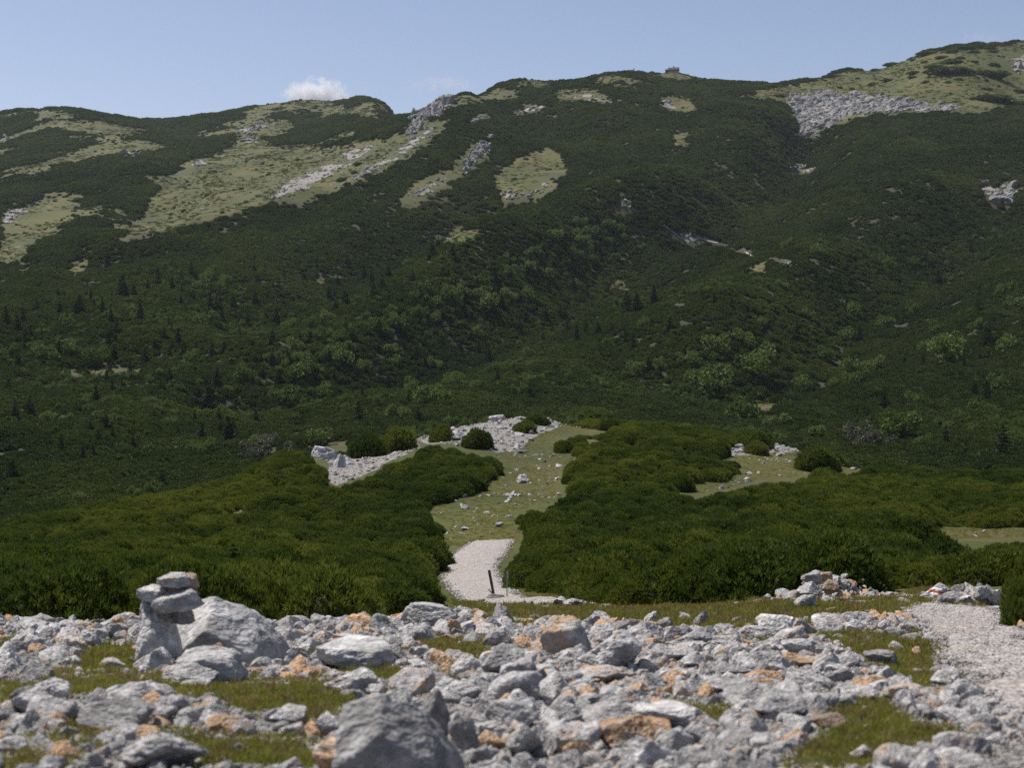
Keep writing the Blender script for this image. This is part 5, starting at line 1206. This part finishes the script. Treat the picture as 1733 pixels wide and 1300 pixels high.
dr = obj('door', boxes('door', [(6.6, 7.6, -4.08, -3.98, 1.02, 3.0)], WOOD), parent=hut); obj('handle', boxes('handle', [(6.72, 6.8, -4.16, -4.082, 1.9, 2.05)], METAL), parent=dr)
obj('annex', boxes('annex', [(-12.6, -8.05, -3, 3, -2.0, 3.0)], HW), parent=hut)
gable('annex_roof', -13.0, -8.9, 3.6, 2.8, 5.2, HR, hut)
sp = skyline(1073)
sg = obj('summit_post', None, loc=sp, label='tiny post on the skyline left of the hut', cat='post')
rod('shaft', (0, 0, -1), (0, 0, 4.6), .28, .28, WOOD, sg); rod('arm', (-.7, -.3, 3.9), (.7, -.3, 3.9), .22, .2, WOOD, sg)

# ------------------------------------------------------------------ air and clouds
def vol_mat(name, color, density, emission=0):
    m = bpy.data.materials.new(name); m.use_nodes = True; t = m.node_tree
    for nd in list(t.nodes):
        if nd.type != 'OUTPUT_MATERIAL': t.nodes.remove(nd)
    pv = t.nodes.new('ShaderNodeVolumePrincipled'); pv.inputs['Color'].default_value = (*color, 1); pv.inputs['Density'].default_value = density
    t.links.new(pv.outputs[0], t.nodes['Material Output'].inputs['Volume'])
    return m, t, pv
hm, _, _ = vol_mat('mountain_air', (0.82, 0.90, 1.0), 0.000038)
hz = obj('haze', boxes('haze', [(-5600, 5600, -5600, 5600, -760, 420)], hm), kind='stuff', label='thin blue summer haze filling the valley air', cat='haze')
def cloud(px, py, d, w_px, h_px, dens, label, seed, cut=0.42, soft=0.25):
    x, y, z = ray(px, py); p = Vector((x / y * d, d, z / y * d)); w = w_px * d / F / 2; h = h_px * d / F / 2
    m, t, pv = vol_mat('cloud_vapour', (0.97, 0.97, 0.98), 0)
    def nd(ty, **k):
        q = t.nodes.new(ty)
        for a, b in k.items(): setattr(q, a, b)
        return q
    tc = nd('ShaderNodeTexCoord'); ln = nd('ShaderNodeVectorMath', operation='LENGTH'); t.links.new(tc.outputs['Object'], ln.inputs[0])
    mp = nd('ShaderNodeMapping'); mp.inputs['Location'].default_value = (seed, seed * 2, 0); mp.inputs['Scale'].default_value = (w / h, 1, 1); t.links.new(tc.outputs['Object'], mp.inputs[0])
    nz = nd('ShaderNodeTexNoise'); nz.inputs['Scale'].default_value = 2.3; nz.inputs['Detail'].default_value = 8; nz.inputs['Roughness'].default_value = .6; t.links.new(mp.outputs[0], nz.inputs[0])
    def mth(op, a, b):
        q = nd('ShaderNodeMath', operation=op)
        for v, i in ((a, 0), (b, 1)):
            if hasattr(v, 'node'): t.links.new(v, q.inputs[i])
            else: q.inputs[i].default_value = v
        return q.outputs[0]
    fall = mth('SUBTRACT', 1.0, ln.outputs['Value'])
    v = mth('SUBTRACT', mth('ADD', mth('MULTIPLY', fall, 0.62), nz.outputs[0]), cut + .45)
    mr = nd('ShaderNodeClamp'); t.links.new(mth('MULTIPLY', v, 1 / soft), mr.inputs[0])
    t.links.new(mth('MULTIPLY', mr.outputs[0], dens), pv.inputs['Density'])
    V, Fc = ICO[2]
    o = obj('cloud', mesh_np('cloud', V * 1.06, Fc, [m]), loc=p, scl=(w, w * .6, h), label=label, cat='cloud')
    return o
cloud(540, 166, 9000, 165, 96, 0.03, 'small bright cumulus rising behind the left rounded summit', 3.3, .27, .25)
cloud(350, 190, 9000, 60, 52, 0.004, 'faint wisp of cloud above the left saddle', 8.1, .42, .3)
cloud(752, 142, 9500, 260, 56, 0.0035, 'thin streak of cloud above the skyline crag', 5.7, .38, .4)
cloud(664, 188, 9300, 70, 36, 0.003, 'small pale cloud wisp right of the rounded summit', 11.3, .42, .3)
cloud(1660, 62, 9500, 170, 40, 0.0025, 'faint cloud veil above the right skyline', 14.9, .40, .4)
cloud(0, 196, 9500, 40, 40, 0.006, 'sliver of white cloud at the left edge of the skyline', 17.9, .38, .3)
S.cycles.volume_step_rate = 2.0

# ------------------------------------------------------------------ tell look-alikes apart by what stands in line with them
COLS = [(200, 'left edge'), (480, 'cairn'), (760, 'crest boulder'), (960, 'leaning post'), (1280, 'stone rubble'), (1480, 'rubble heap'), (9999, 'marked boulder')]
ORD = 'first second third fourth fifth sixth seventh eighth ninth tenth eleventh twelfth thirteenth fourteenth fifteenth sixteenth seventeenth eighteenth nineteenth twentieth'.split()
bpy.context.view_layer.update()
same = {}
for o in S.objects:
    if o.parent is None and o.get('category') and o.get('label'): same.setdefault(o['label'], []).append(o)
for lab, os_ in same.items():
    if len(os_) < 2: continue
    byc = {}
    for o in os_:
        x = float(proj(np.array([o.location[0]]), np.array([o.location[1]]), np.array([o.location[2]]))[0][0])
        byc.setdefault(next(nm for lim, nm in COLS if x < lim), []).append((x, o))
    for nm, lst in byc.items():
        lst.sort(key=lambda t: t[0])
        for i, (x, o) in enumerate(lst):
            o['label'] = '%s, %sin line with %s' % (lab, (ORD[i] + ' from left ' if i < 20 else '%dth from left ' % (i + 1)) if len(lst) > 1 else '', nm)
